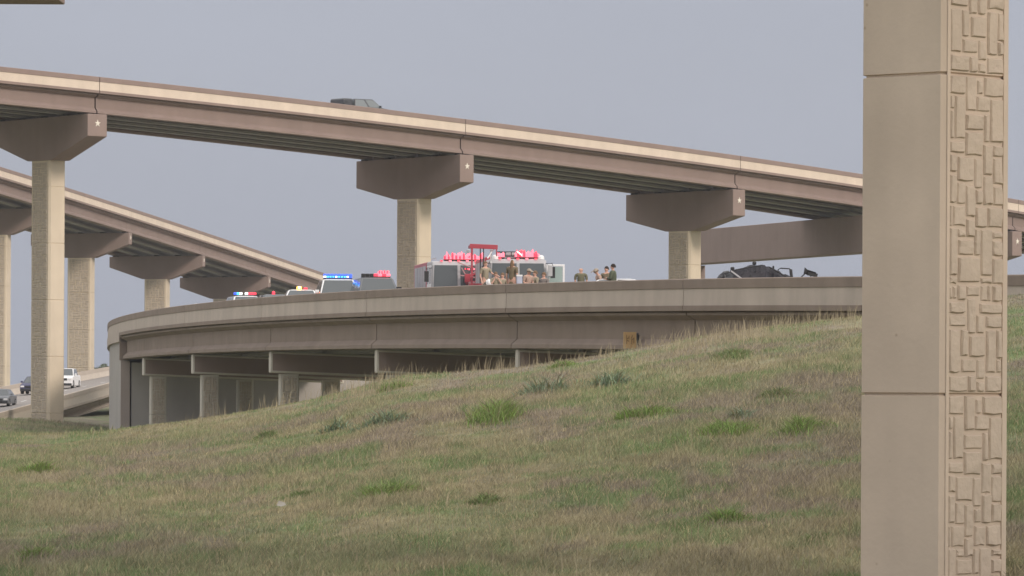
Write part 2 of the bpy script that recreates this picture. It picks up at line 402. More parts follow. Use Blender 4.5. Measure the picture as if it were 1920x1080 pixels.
WB = 11.4; eB = 0.012
sB = [B.s_of_u(u) for u in (94, 247, 385, 508)]
dB = sB[3] - sB[2]
jB = [sB[0] - dB, *sB, sB[3] + dB, sB[3] + 2 * dB]
jB[0] = max(1.5, jB[0])
superstructure('flyover_bridge', 'lower flyover at left descending behind the curved bridge', 'flyover', B, jB, WB, eB, mA)
LB = ['leftmost pier of the lower flyover, cut by the left edge', 'pier of the lower flyover directly right of the tall near pier',
      'pier of the lower flyover with its whole cap against the sky', 'pier of the lower flyover above the smallest police car']
for q, lb in zip(jB[1:5], LB):
    pier(B, q, WB, eB, lb, h_end=1.25, h_mid=2.65, t=1.3, cw=2.7, ct=1.5, zj=-2, star=0.26, group='lower flyover piers')

# straddle beam behind the third pier
p0 = unproj(1296, 431, 436); p1 = unproj(1550, 410, 404); dd = (p1 - p0); dd.z = 0; ln = dd.length; dd.normalize()
root = empty('straddle_bent', (p0.x, p0.y, -3.5), math.atan2(dd.y, dd.x), 'long brown straddle beam bridging under the highest flyover at right', 'straddle beam')
MB().box((ln / 2 + 7, 0, (14.45 + 11.35) / 2 + 3.5), (ln + 17.0, 2.0, 3.05)).build('beam', M['brown'], root, bevel=0.05)
for xx in (0.2, ln + 13.5):
    column_mesh(2.4, 1.8, 14.8, 0, 3, 4.1, ch=0.12).build('column', M['brown'], root).location = (xx, 0, 0)
# ------------------------------------------------------------------ low curved bridge
WL = 12.8; eL = 0.055
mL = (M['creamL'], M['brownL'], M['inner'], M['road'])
uL = [1640, 1305, 970, 706, 507, 362, 270]
iT = float(L.s[iL])
hiL = L.s_of_u(208, 0, 20, iT)
sL = [L.s_of_u(u, 0.5, 15, hiL) for u in uL]
sAb = L.s_of_u(223, 0, 20, hiL)
spL = sL[2] - sL[1]
jL = [sL[0] - 1.6 * spL if sL[0] > 1.7 * spL else 1.5, sL[0] - spL if sL[0] > 1.3 * spL else 8] + sL + [sAb]
jL = sorted(j for j in jL if j > 1)
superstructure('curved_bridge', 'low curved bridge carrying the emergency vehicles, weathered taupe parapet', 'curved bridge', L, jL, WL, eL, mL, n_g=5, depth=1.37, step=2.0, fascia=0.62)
# the bridge carries on over a walled embankment past the abutment
sEnd = L.s[-1] - 2
r_ = empty('approach_ramp', L.at(sAb)[0]); tag(r_, 'walled approach of the curved bridge at its far left end, grey concrete', 'approach ramp')
def swr(nm, prof, a, b, m, par, e=eL, step=2.0):
    o = sweep(nm, L, prof, a, b, m, par, e, step); o.data.transform(Matrix.Translation(-r_.location)); return o
swr('road_surface', [(0.3, -1.05), (0.3, -0.91), (WL - 0.3, -0.91), (WL - 0.3, -1.05)], sAb + .03, sEnd, M['road'], r_)
for sgn, o_ in ((1, 0.0), (-1, WL)):
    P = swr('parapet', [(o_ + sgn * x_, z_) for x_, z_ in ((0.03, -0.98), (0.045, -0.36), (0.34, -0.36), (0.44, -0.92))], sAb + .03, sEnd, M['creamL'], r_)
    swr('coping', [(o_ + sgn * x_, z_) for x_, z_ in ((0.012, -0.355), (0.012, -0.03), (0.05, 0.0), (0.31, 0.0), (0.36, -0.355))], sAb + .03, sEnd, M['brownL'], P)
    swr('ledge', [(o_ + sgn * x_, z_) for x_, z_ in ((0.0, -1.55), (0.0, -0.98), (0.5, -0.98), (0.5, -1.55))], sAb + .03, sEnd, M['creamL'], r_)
    swr('retaining_wall', [(o_ + sgn * x_, z_) for x_, z_ in ((0.16, -7.5), (0.16, -1.552), (0.6, -1.552), (0.6, -7.5))], sAb + .4, sEnd, M['grey'], r_)
# abutment facing us under the last span
def radial(nm, s_at, w0, w1, z0, z1, ds0, ds1, m, par, bevel=0.0):
    p, t, n = L.at(s_at); inv = par.matrix_world.inverted() if False else None
    vs = [p * 0 + Vector((p.x, p.y, 0)) + n * w_ + t * d_ + Vector((0, 0, z_)) - r_.location for z_ in (z0, z1) for d_ in (ds0, ds1) for w_ in (w0, w1)]
    return MB().add(vs, [(0, 2, 3, 1), (4, 5, 7, 6), (0, 1, 5, 4), (2, 6, 7, 3), (0, 4, 6, 2), (1, 3, 7, 5)]).build(nm, m, par, bevel=bevel)
zab = L.at(sAb)[0].z
radial('wing_wall', sAb, 0.14, 0.70, -4, zab - 2.75, 0.05, 0.35, M['pink'], r_)
radial('end_block', sAb, 0.06, 0.64, zab - 2.70, zab - 1.27, 0.03, 0.34, M['brownL'], r_)
radial('abutment_wall', sAb, 0.80, WL + 9, -4, zab - 2.72 - eL * 2, 0.15, 1.0, M['grey'], r_)

# bents: rectangular cap with a painted panel, two stone-faced columns
def bent(q, label, cols=(1.8, 8.0), cap_h=1.05, W=WL):
    p, t, n = L.at(q)
    ztop = p.z - SL - 0.04 - 1.37 - 0.05
    zg = -3.6
    ray = math.atan2(-p.x, p.y); ang = ray + R(5.0)
    # local x = inward along the cap, local -y faces the camera when the deck recedes
    root = empty('bridge_bent', (p.x, p.y, zg), ang, label, 'bridge bent', 'bents under the curved bridge')
    zt = ztop - zg; sl = 0.035; w0, w1 = 0.45, W - 0.45; hy = 0.5
    prof = [(w0, zt - cap_h - sl * w0), (w1, zt - cap_h - sl * w1), (w1, zt - sl * w1), (w0, zt - sl * w0)]
    cap = MB().prism(prof, -hy, hy, lambda a, b: (a[0], b, a[1])).build('cap', M['edge'], root, bevel=0.05)
    b_ = 0.11
    pr2 = [(w0 + b_, zt - cap_h - sl * w0 + b_), (w1 - b_, zt - cap_h - sl * w1 + b_), (w1 - b_, zt - sl * w1 - b_), (w0 + b_, zt - sl * w0 - b_)]
    for sg in (1, -1):
        MB().prism(pr2, 0, 0.006, lambda a, b: (a[0], sg * (hy + b), a[1])).build('painted_panel', M['brown'], cap)
    for w_ in cols:
        z1 = zt - cap_h - sl * w_ - 0.03
        c = column_mesh(0.95, 0.8, z1, 0, 2, 4.1, ch=0.06).build('column', M['edge'], root); c.location = (w_, 0, 0)
        for sg in (1, -1):
            me = stone_mesh(0.95 - 0.24, z1 - 0.1, 0.1, 2, 4.1, depth=0.03, chunky=1.0)
            o = link('stone_facing', me, M['stonefar'], c)
            o.location = (0, -sg * 0.402, 0); o.rotation_euler = (0, 0, 0 if sg > 0 else math.pi)
    return root
BL = {1: 'bent of the curved bridge hidden in the grassy slope below the orange sign', 2: 'rightmost visible bent of the curved bridge, only its cap corner above the grass',
      3: 'fourth bent from the left under the curved bridge, grass up to its cap', 4: 'third bent from the left under the curved bridge',
      5: 'second bent from the left under the curved bridge', 6: 'leftmost and smallest bent under the curved bridge, before the grey wall'}
for i, q in enumerate(sL):
    if i < 2: continue
    bent(q, BL[i], cols={6: (1.35, 6.5)}.get(i, (1.4, 8.0)))

# orange clearance sign on the fascia girder
q = L.s_of_u(1181, 0, 20, 160); p, t, n = L.at(q)
p2 = unproj(1181, 638, p.y - 0.15)
sg = empty('warning_sign', (p2.x, p2.y, p2.z), math.atan2(t.y, t.x), 'small orange sign with dark marks mounted on the curved bridge girder above the grass', 'sign')
sg.rotation_euler[2] = R(8)
m_or = mat('faded_orange_sign', (0.50, 0.32, 0.15), var=0.12, scale=4, rough=0.6)
m_mk = mat('worn_sign_lettering', (0.26, 0.16, 0.075), var=0.1, rough=0.6)
m_dk = mat('sign_shadow_dark', (0.03, 0.028, 0.028), var=0.1, rough=0.5)
MB().box((0, 0, 0), (0.50, 0.02, 0.62)).build('sign_plate', m_or, sg, bevel=0.006)
lm = MB()
for (x_, z_, a_, b_, r0) in [(-.125, .03, .035, .34, 0), (-.07, .08, .10, .035, -.5), (-.07, -.02, .10, .035, .45), (-.035, .11, .03, .12, 0), (.075, .13, .035, .14, .35), (.07, -.05, .035, .20, 0), (.115, .05, .08, .035, -.6), (.15, -.01, .035, .2, 0)]:
    lm.box((x_, -0.013, z_), (a_, 0.004, b_), rot=Matrix.Rotation(r0, 3, 'Y'))
lm.build('sign_marks', m_mk, sg)
MB().box((0.30, 0.10, 0.04), (0.07, 0.22, 0.46)).box((0.36, 0.16, 0.06), (0.06, 0.12, 0.30)).build('sign_shadow_block', m_dk, sg, bevel=.02)  # dark boxes stand in for the shadow right of the sign

# ------------------------------------------------------------------ far left road bridge
jR = [2, 60, 92, 124, 156, 190, 224, 258, 292, 326, 360]
jR = [j for j in jR if j < Rd.s[-1] - 2]
superstructure('road_bridge', 'climbing motorway bridge at far left with traffic and a pale barrier', 'road bridge', Rd, jR, 13.4, 0.10,
               (mat('pale_barrier_concrete', (0.52, 0.46, 0.39), var=0.06, scale=0.5), mat('road_bridge_concrete', (0.42, 0.36, 0.30), var=0.08, scale=0.6), M['inner'], M['road']), n_g=4, depth=0.95, step=4.0, fascia=1.1)  # barrier colour lowered to stand in for shade on its near side
lines = empty('lane_markings', (0, 0, 0)); tag(lines, kind='structure')
for w_, m_ in ((3.9, 1), (7.6, 1)):
    q = 60.0; mb = MB()
    while q < 330:
        n = 3; vs = []
        for k in range(n):
            p, t, nn = Rd.at(q + k * 1.5)
            for ww in (w_, w_ + 0.15): vs.append(p + nn * ww + Vector((0, 0, -0.904 - 0.10 * ww)))
        mb.add(vs, [(0, 1, 3, 2), (2, 3, 5, 4)]); q += 12
    mb.build('lane_marking', M['white_line'], lines)

# ------------------------------------------------------------------ the column right in front of us
YN = 61.0; PIT = 603 / F * YN
cor = unproj(1768, 540, YN)
def solve_len(d, u):
    lo_, hi_ = 0.1, 4
    for _ in range(50):
        m_ = (lo_ + hi_) / 2; uu = proj(cor + d * m_)[0]
        if abs(uu - 1768) < abs(u - 1768): lo_ = m_
        else: hi_ = m_
    return m_
aL = R(47.5)
dl = Vector((-math.sin(aL), math.cos(aL), 0)); dr = Vector((math.cos(aL), math.sin(aL), 0))
lS = solve_len(dl, 1611.5); lT = solve_len(dr, 1891)
zc_ = unproj(1768, 739.5, YN).z
cen = cor + dl * lS / 2 + dr * lT / 2
ZT, ZB = 12.2, -4.5
root = empty('foreground_pier', (cen.x, cen.y, ZB), math.atan2(dr.y, dr.x), 'huge close bridge column at right with a stone patterned side', 'bridge column')
col = column_mesh(lT, lS, ZT - ZB, 0, zc_ - ZB, PIT, ch=0.055, gap=0.022).build('column', M['column'], root)
me = stone_mesh(lT - 0.27, ZT - ZB - .3, 0.1, zc_ - ZB, PIT, depth=0.026)
sf = link('stone_facing', me, M['stone'], col); sf.location = (-0.02, -lS / 2 - 0.003, 0)
rim = MB()
for sx in (-lT / 2 + 0.085, lT / 2 - 0.10): rim.box((sx, -lS / 2 - 0.012, (ZT - ZB) / 2), (0.06 if sx < 0 else 0.10, 0.02, ZT - ZB - 0.02))
rim.build('panel_rim', M['column'], col, bevel=0.008)

# flyover resting on it, above the frame; its next pier cap just shows in the top left corner
capR = unproj(124, 4, 130)
D0 = Vector((cen.x, cen.y, 0)); D1 = Vector((capR.x - 6.2, 130.0, 0)); dD = (D1 - D0).normalized(); nD = Vector((dD.y, -dD.x, 0))
xyD = [(D0 + dD * k + nD * 6.2) for k in np.arange(-140, 260, 4.0)]
ZD = capR.z + 1.9
Dp = Path([p_.x for p_ in xyD], [p_.y for p_ in xyD], [ZD + 2.8 + 0.045 * (130 - p_.y) for p_ in xyD], side=1)
superstructure('overhead_flyover', 'flyover passing overhead above the camera', 'flyover', Dp, [2, 60, 100, 140, 176, 212, 250, 300], 12.4, 0.0, mA, step=12)
MB().prism([(-6.1, 11.1), (-1.6, 9.6), (1.6, 9.6), (6.1, 11.1), (6.1, 14.0), (-6.1, 14.0)], -0.7, 0.7, lambda a, b: (a[0], b, a[1] + 1.0 + 6.1)).build('cap', M['brown'], root, bevel=0.04).rotation_euler = (0, 0, math.atan2(nD.y, nD.x) - math.atan2(dr.y, dr.x))
zz = -3.5
cp = empty('bridge_pier', (D1.x, D1.y, zz), math.atan2(nD.y, nD.x), 'brown pier cap poking into the top left corner of the sky', 'bridge pier')
c_ = MB().prism([(-6.1, capR.z - zz), (6.1, capR.z - zz - 0.02), (6.1, ZD - zz), (-6.1, ZD - zz)], -0.7, 0.7, lambda a, b: (a[0], b, a[1])).build('cap', M['brown'], cp, bevel=0.03)
cp.rotation_euler[2] = R(-1)
column_mesh(1.4, 1.4, capR.z - zz, 0, 3, 4.1).build('column', M['colfar'], cp).location = (-3, 0, 0)
# unseen deck added right of and behind the camera to shade the foreground
xyF = [(55.0 + 0.112 * y_, y_) for y_ in np.arange(-80, 330, 5.0)]
Fp = Path([p_[0] for p_ in xyF], [p_[1] for p_ in xyF], [43.0] * len(xyF), side=-1)
superstructure('overhead_flyover', 'unseen deck added overhead right of the camera to shade the foreground', 'flyover', Fp, [2, 60, 120, 180, 240, 300, 360, 400], 13.0, 0.0, mA, n_g=5, step=20)

# ------------------------------------------------------------------ ground
def vnoise(x, y, seed, cell):
    r = np.random.RandomState(seed); g = r.rand(256, 256)
    fx, fy = x / cell + 77.3, y / cell + 31.7
    ix, iy = np.floor(fx).astype(int), np.floor(fy).astype(int); tx, ty = fx - ix, fy - iy
    tx = tx * tx * (3 - 2 * tx); ty = ty * ty * (3 - 2 * ty)
    a = g[ix % 256, iy % 256]; b = g[(ix + 1) % 256, iy % 256]; c = g[ix % 256, (iy + 1) % 256]; d = g[(ix + 1) % 256, (iy + 1) % 256]
    return (a * (1 - tx) + b * tx) * (1 - ty) + (c * (1 - tx) + d * tx) * ty
SKY = np.array([(-900, 830), (0, 817), (120, 817), (200, 813), (270, 803), (345, 795), (430, 782), (500, 768), (580, 752), (640, 737), (700, 720), (760, 707), (870, 700), (970, 690), (1100, 669), (1180, 656), (1260, 642), (1350, 628), (1450, 615), (1550, 603), (1610, 597), (1750, 574), (1900, 551), (2400, 500)], float)
YC, Y0, ZF = 130.0, 58.0, -2.98
def ground_z(x, y):
    x = np.asarray(x, float); y = np.asarray(y, float)
    yy = np.maximum(y, Y0)
    u = 960 + x / np.minimum(yy, YC + 20) * F
    vs = np.interp(u, SKY[:, 0], SKY[:, 1])
    u0 = u - 960
    zc = ((u0 * 0) + (HZ - vs)) * YC / F + 0.005 * x
    t = np.clip((yy - Y0) / (YC - Y0), 0, 1)
    tt = t * (1.12 - 0.12 * t)
    zn = ZF + 0.03 * np.clip(x, -12, 12)
    z = zn + (zc - zn) * tt
    z = np.where(y < Y0, zn - 0.01 * (Y0 - y), z)
    k = np.clip((y - YC - 1) / 34, 0, 1); k = k * k * (3 - 2 * k)
    base = -3.15 + 0.75 * np.clip((y - 290) / 60, 0, 1) * np.clip((-28 - x) / 6, 0, 1) - 0.5 * np.clip((x + 25) / 10, 0, 1)
    base = base - 1.5 * np.clip((y - 600) / 600, 0, 1)
    z = z * (1 - k) + base * k
    near = np.clip((190 - y) / 60, 0, 1)
    z = z + near * (0.16 * (vnoise(x, y * .6, 1, 3.1) - .5) + 0.07 * (vnoise(x, y, 2, 0.9) - .5))
    return z
def patch_col(x, y):
    """ground cover colour: straw, olive, green and bare dry patches"""
    a = vnoise(x, y * 0.40, 11, 2.2) * .55 + vnoise(x, y * 0.45, 12, 0.8) * .45
    b = vnoise(x, y * 0.35, 13, 3.7) * .6 + vnoise(x, y * 0.4, 14, 1.1) * .4
    c = vnoise(x, y * 0.5, 15, 1.6) * .5 + vnoise(x, y * .5, 16, 0.45) * .5
    straw = np.array([0.34, 0.305, 0.20]); olive = np.array([0.275, 0.28, 0.165]); green = np.array([0.20, 0.265, 0.12]); dry = np.array([0.295, 0.25, 0.20])
    sm = lambda v, lo, hi: np.clip((v - lo) / (hi - lo), 0, 1)[:, None]
    col = olive + (straw - olive) * sm(a, .35, .65)
    col = col + (dry - col) * sm(b, .50, .66) * 0.85
    col = col + (green - col) * sm(c, .47, .70) * 0.85
    f = vnoise(x, y * .6, 17, 0.33)
    col = col * (0.82 + 0.36 * f)[:, None]
    return col
xs = np.unique(np.r_[np.linspace(-4000, -200, 14), np.linspace(-200, -40, 24), np.linspace(-40, 40, 260), np.linspace(40, 200, 24), np.linspace(200, 4000, 14)])
ys = np.unique(np.r_[np.linspace(-900, 30, 14), np.linspace(30, 190, 330), np.linspace(190, 640, 120), np.linspace(640, 8000, 24)])
GX, GY = np.meshgrid(xs, ys); gx, gy = GX.ravel(), GY.ravel(); gz = ground_z(gx, gy)
me = bpy.data.meshes.new('ground'); nx, ny = len(xs), len(ys)
idx = (np.arange(ny - 1)[:, None] * nx + np.arange(nx - 1)[None, :]).ravel()
quads = np.stack([idx, idx + 1, idx + nx + 1, idx + nx], 1)
me.vertices.add(nx * ny); me.vertices.foreach_set('co', np.stack([gx, gy, gz], 1).ravel())
me.loops.add(quads.size); me.loops.foreach_set('vertex_index', quads.ravel())
me.polygons.add(len(quads)); me.polygons.foreach_set('loop_start', np.arange(len(quads)) * 4); me.polygons.foreach_set('use_smooth', np.ones(len(quads), bool))
me.update()
ca = me.color_attributes.new('cover', 'FLOAT_COLOR', 'POINT')
cc = np.ones((nx * ny, 4)); cc[:, :3] = patch_col(gx, gy) * 0.8; ca.data.foreach_set('color', cc.ravel())
def cover_mat(name, rough=0.95, trans=0.0, noise=True):
    m = bpy.data.materials.new(name); m.use_nodes = True; n = m.node_tree; b = n.nodes['Principled BSDF']
    b.inputs['Roughness'].default_value = rough; b.inputs['Specular IOR Level'].default_value = 0.1
    at = n.nodes.new('ShaderNodeAttribute'); at.attribute_name = 'cover'
    out = at.outputs['Color']
    if noise:
        t = n.nodes.new('ShaderNodeTexCoord'); no = n.nodes.new('ShaderNodeTexNoise'); no.inputs['Scale'].default_value = 6; no.inputs['Detail'].default_value = 6
        n.links.new(t.outputs['Object'], no.inputs['Vector'])
        r = n.nodes.new('ShaderNodeMapRange'); r.inputs['To Min'].default_value = 0.6; r.inputs['To Max'].default_value = 1.4; n.links.new(no.outputs[0], r.inputs[0])
        mu = n.nodes.new('ShaderNodeVectorMath'); mu.operation = 'SCALE'; n.links.new(out, mu.inputs[0]); n.links.new(r.outputs[0], mu.inputs['Scale']); out = mu.outputs[0]
        bp = n.nodes.new('ShaderNodeBump'); bp.inputs['Distance'].default_value = 0.08; bp.inputs['Strength'].default_value = 0.6
        n.links.new(no.outputs[0], bp.inputs['Height']); n.links.new(bp.outputs[0], b.inputs['Normal'])
    n.links.new(out, b.inputs['Base Color'])
    if trans:
        tr = n.nodes.new('ShaderNodeBsdfTranslucent'); n.links.new(out, tr.inputs[0])
        ms = n.nodes.new('ShaderNodeMixShader'); ms.inputs[0].default_value = trans
        o_ = n.nodes['Material Output']; n.links.new(b.outputs[0], ms.inputs[1]); n.links.new(tr.outputs[0], ms.inputs[2]); n.links.new(ms.outputs[0], o_.inputs[0])
    return m
M['ground'] = cover_mat('dry_grass_soil'); M['blade'] = cover_mat('grass_blade', 0.8, 0.25, noise=False)
tag(link('ground', me, M['ground']), kind='structure')

def blades_mesh(name, x, y, h, wd, col, lean, seed, bend=0.35, z=None):
    """each blade: a bent two-segment sliver (5 vertices)"""
    r = np.random.RandomState(seed); n = len(x)
    z = ground_z(x, y) - 0.02 if z is None else z
    ang = r.rand(n) * 2 * np.pi; la = r.rand(n) * 2 * np.pi
    lx, ly = np.cos(la) * lean * h + 0.10 * h, np.sin(la) * lean * h
    wx, wy = np.cos(ang) * wd / 2, np.sin(ang) * wd / 2 * 0.6
    P = np.zeros((n, 5, 3))
    P[:, 0] = np.stack([x - wx, y - wy, z], 1); P[:, 1] = np.stack([x + wx, y + wy, z], 1)
    mx_, my_, mz_ = x + lx * bend, y + ly * bend, z + h * 0.55
    P[:, 2] = np.stack([mx_ + wx * .8, my_ + wy * .8, mz_], 1); P[:, 3] = np.stack([mx_ - wx * .8, my_ - wy * .8, mz_], 1)
    P[:, 4] = np.stack([x + lx, y + ly, z + h * (1 - 0.25 * lean)], 1)
    me = bpy.data.meshes.new(name); me.vertices.add(n * 5); me.vertices.foreach_set('co', P.ravel())
    b = (np.arange(n) * 5)[:, None]
    lv = np.concatenate([b + np.array([0, 1, 2, 3]), b + np.array([3, 2, 4])], 1).ravel()
    me.loops.add(n * 7); me.loops.foreach_set('vertex_index', lv)
    ls = (np.arange(n) * 7)[:, None] + np.array([0, 4]); me.polygons.add(n * 2); me.polygons.foreach_set('loop_start', ls.ravel())
    me.update()
    ca = me.color_attributes.new('cover', 'FLOAT_COLOR', 'POINT')
    c4 = np.ones((n, 5, 4)); c4[:, :, :3] = col[:, None, :]; ca.data.foreach_set('color', c4.ravel())
    return me
rs = np.random.RandomState(5)
def scatter(n, y0, y1, p=1.0, pad=2.0):
    y = (y0 ** (1 - p) + rs.rand(n) * (y1 ** (1 - p) - y0 ** (1 - p))) ** (1 / (1 - p)) if p != 1 else y0 * (y1 / y0) ** rs.rand(n)
    u = rs.rand(n) * 2060 - 70
    return (u - 960) / F * y, y
x, y = scatter(620000, 55, 136)
pc = patch_col(x, y); jit = rs.normal(1, 0.13, (len(x), 1)); strawy = (rs.rand(len(x)) < 0.16)[:, None]
pc = np.where(strawy, np.array([0.42, 0.36, 0.22]), pc) * np.clip(jit, .5, 1.6) * 1.07
tall = vnoise(x, y * .5, 21, 1.9)
h = (0.06 + 0.13 * tall) * rs.uniform(.5, 1.5, len(x)) * (1 - 0.4 * np.clip((y - 112) / 18, 0, 1))
tag(link('grass', blades_mesh('grass', x, y, h, 0.009 + 0.009 * rs.rand(len(x)), pc, 0.55, 1), M['blade']), 'short dry olive and straw grass covering the slope', 'grass', kind='stuff')
nb_ = 60000; yb = 135 + rs.rand(nb_) ** .8 * 215; ub = rs.rand(nb_) * 300 - 60; xb_ = (ub - 960) / F * yb
pcb = patch_col(xb_, yb) * np.clip(rs.normal(1, .16, (nb_, 1)), .5, 1.6)
tag(link('far_grass', blades_mesh('far_grass', xb_, yb, rs.uniform(.10, .34, nb_), np.full(nb_, .035), pcb, .5, 8), M['blade']), 'dry grass on the lower ground before the tall left pier', 'grass', kind='stuff')
# tall pale seed stalks, thickest along the crest
x1, y1 = scatter(5200, 60, 130)
yc = 122 + rs.rand(6500) * 12; uc = rs.rand(6500) * 1500 + 330
keep = rs.rand(6500) < (0.05 + 0.9 * np.exp(-((uc - 690) / 70) ** 2) + 0.9 * np.exp(-((uc - 1400) / 170) ** 2) + .3 * np.exp(-((uc - 520) / 30) ** 2) + .3 * np.exp(-((uc - 900) / 60) ** 2))
uc, yc = uc[keep], yc[keep]; xc = (uc - 960) / F * yc
xx = np.r_[x1, xc]; yy = np.r_[y1, yc]
hh = np.r_[0.16 + 0.24 * rs.rand(len(x1)), 0.16 + 0.46 * rs.rand(len(xc)) ** 1.4]
pc = np.array([0.40, 0.34, 0.235]) * rs.uniform(.7, 1.2, (len(xx), 1))
tag(link('seed_stalks', blades_mesh('seed_stalks', xx, yy, hh, np.full(len(xx), 0.012), pc, 0.28, 2), M['blade']), 'tall pale dry grass stalks with seed heads along the crest', 'dry grass', kind='stuff')

# green weed clumps one can point to
CL_ = [  # u, v, width px, height px, colour key, label
 (930, 768, 95, 34, 'g', 'brightest lime green weed clump in mid slope below the bridge cap corner'),
 (722, 918, 95, 30, 'g', 'green weed clump low on the slope left of centre'),
 (1200, 772, 95, 30, 'g', 'lime weed clump on the upper slope below the orange sign'),
 (1360, 806, 130, 24, 'g', 'wide flat green weed patch left of the big column'),
 (1500, 795, 85, 26, 'g', 'green weed clump nearest the big column in mid slope'),
 (1350, 968, 80, 30, 'g', 'green weed clump low on the slope left of the big column'),
 (70, 880, 90, 22, 'g', 'flat green weed patch at the left edge below the tall pier'),
 (70, 1038, 75, 32, 'g', 'green weed clump in the bottom left corner'),
 (1370, 662, 80, 18, 'd', 'dark green weed clump near the crest right of the orange sign'),
 (1030, 722, 75, 34, 's', 'spiky grey green weed clump under the bridge girder joint'),
 (1145, 710, 70, 34, 's', 'spiky grey green weed clump directly below the orange sign'),
 (725, 782, 90, 28, 's', 'spiky grey green weed clump left of the lime clump'),
 (632, 797, 42, 26, 's', 'small spiky weed clump below the third bent'),
 (1390, 776, 45, 24, 's', 'small spiky weed above the wide green patch'),
 (735, 722, 40, 20, 'g', 'small lime weed on the crest beside the third bent'),
 (1050, 682, 40, 16, 'g', 'small lime weed on the crest by the rightmost cap corner'),
 (560, 925, 45, 18, 'd', 'small dark green weed in the lower left slope'),
 (910, 935, 60, 20, 'd', 'dark green weed in the lower middle slope'),
 (1640 - 180, 735, 60, 20, 'd', 'dark green weed in the upper right slope near the column'),
 (500, 815, 50, 16, 'd', 'small green weed below the second bent'),
 (1720 - 190, 1010, 60, 18, 'd', 'dark weed near the bottom beside the big column'),
]
def hit_ground(u, v):
    lo_ = None
    for Y in np.arange(59, 134, 0.25):
        p_ = unproj(u, v, Y)
        if p_.z <= float(ground_z(np.array([p_.x]), np.array([p_.y]))[0]): return p_
    return unproj(u, v, 128)
for i, (u, v, wp, hp, ck, lb) in enumerate(CL_):
    r = np.random.RandomState(100 + i); c = hit_ground(u, v + hp * 0.45); k = c.y / F
    nb = int(24 * wp * (1.0 if ck != 's' else 0.36))
    rw = wp * k / 2 * 1.2; base = (rs.normal(0, .46, nb), rs.normal(0, .40, nb))
    sub = r.randint(0, 7, nb); sc_ = r.normal(0, .55, (7, 2)); bx = sc_[sub, 0] + base[0] * .55; by = sc_[sub, 1] + base[1] * .6
    far_ = r.rand(nb) < .15; bx = np.where(far_, bx * 1.4, bx) * rw; by = np.where(far_, by * 1.5, by) * rw * 1.15
    hgt = hp * k * (0.40 + 0.9 * r.rand(nb) ** 1.5) * np.clip(1.15 - 0.55 * np.abs(bx / rw), .25, 1.1) * (0.6 + 0.8 * vnoise(bx + 9 * i, by, 40, .22))
    colr = {'g': (0.235, 0.34, 0.105), 'd': (0.19, 0.26, 0.11), 's': (0.25, 0.32, 0.215)}[ck]
    mixd = (r.rand(nb) < .32)[:, None]; pcw = np.where(mixd, np.array([.27, .26, .14]), np.array(colr)) * r.uniform(.65, 1.3, (nb, 1)) + r.normal(0, .012, (nb, 3)); pcw = np.clip(pcw, 0.01, 1)
    gz_ = ground_z(bx + c.x, by + c.y) - 0.03
    o = link('weed_clump', blades_mesh('weed_clump', bx, by, hgt, np.full(nb, 0.015 if ck != 's' else 0.028), pcw, 0.75, 300 + i, z=gz_ - c.z), M['blade'])
    o.location = c; tag(o, lb, 'weed', 'green weeds on the slope')
# scrap of pale litter in the grass
c = hit_ground(527, 962)
me = MB().add([(-.08, 0, .05), (.0, -.03, .03), (.09, 0, .06), (.05, .06, .1), (-.04, .05, .13)], [(0, 1, 3, 4), (1, 2, 3)]).build('litter', mat('pale_paper', (.36, .34, .30)))
me.location = c + Vector((0, 0, 0.08)); tag(me, 'scrap of pale litter lying in the grass low on the slope', 'litter')

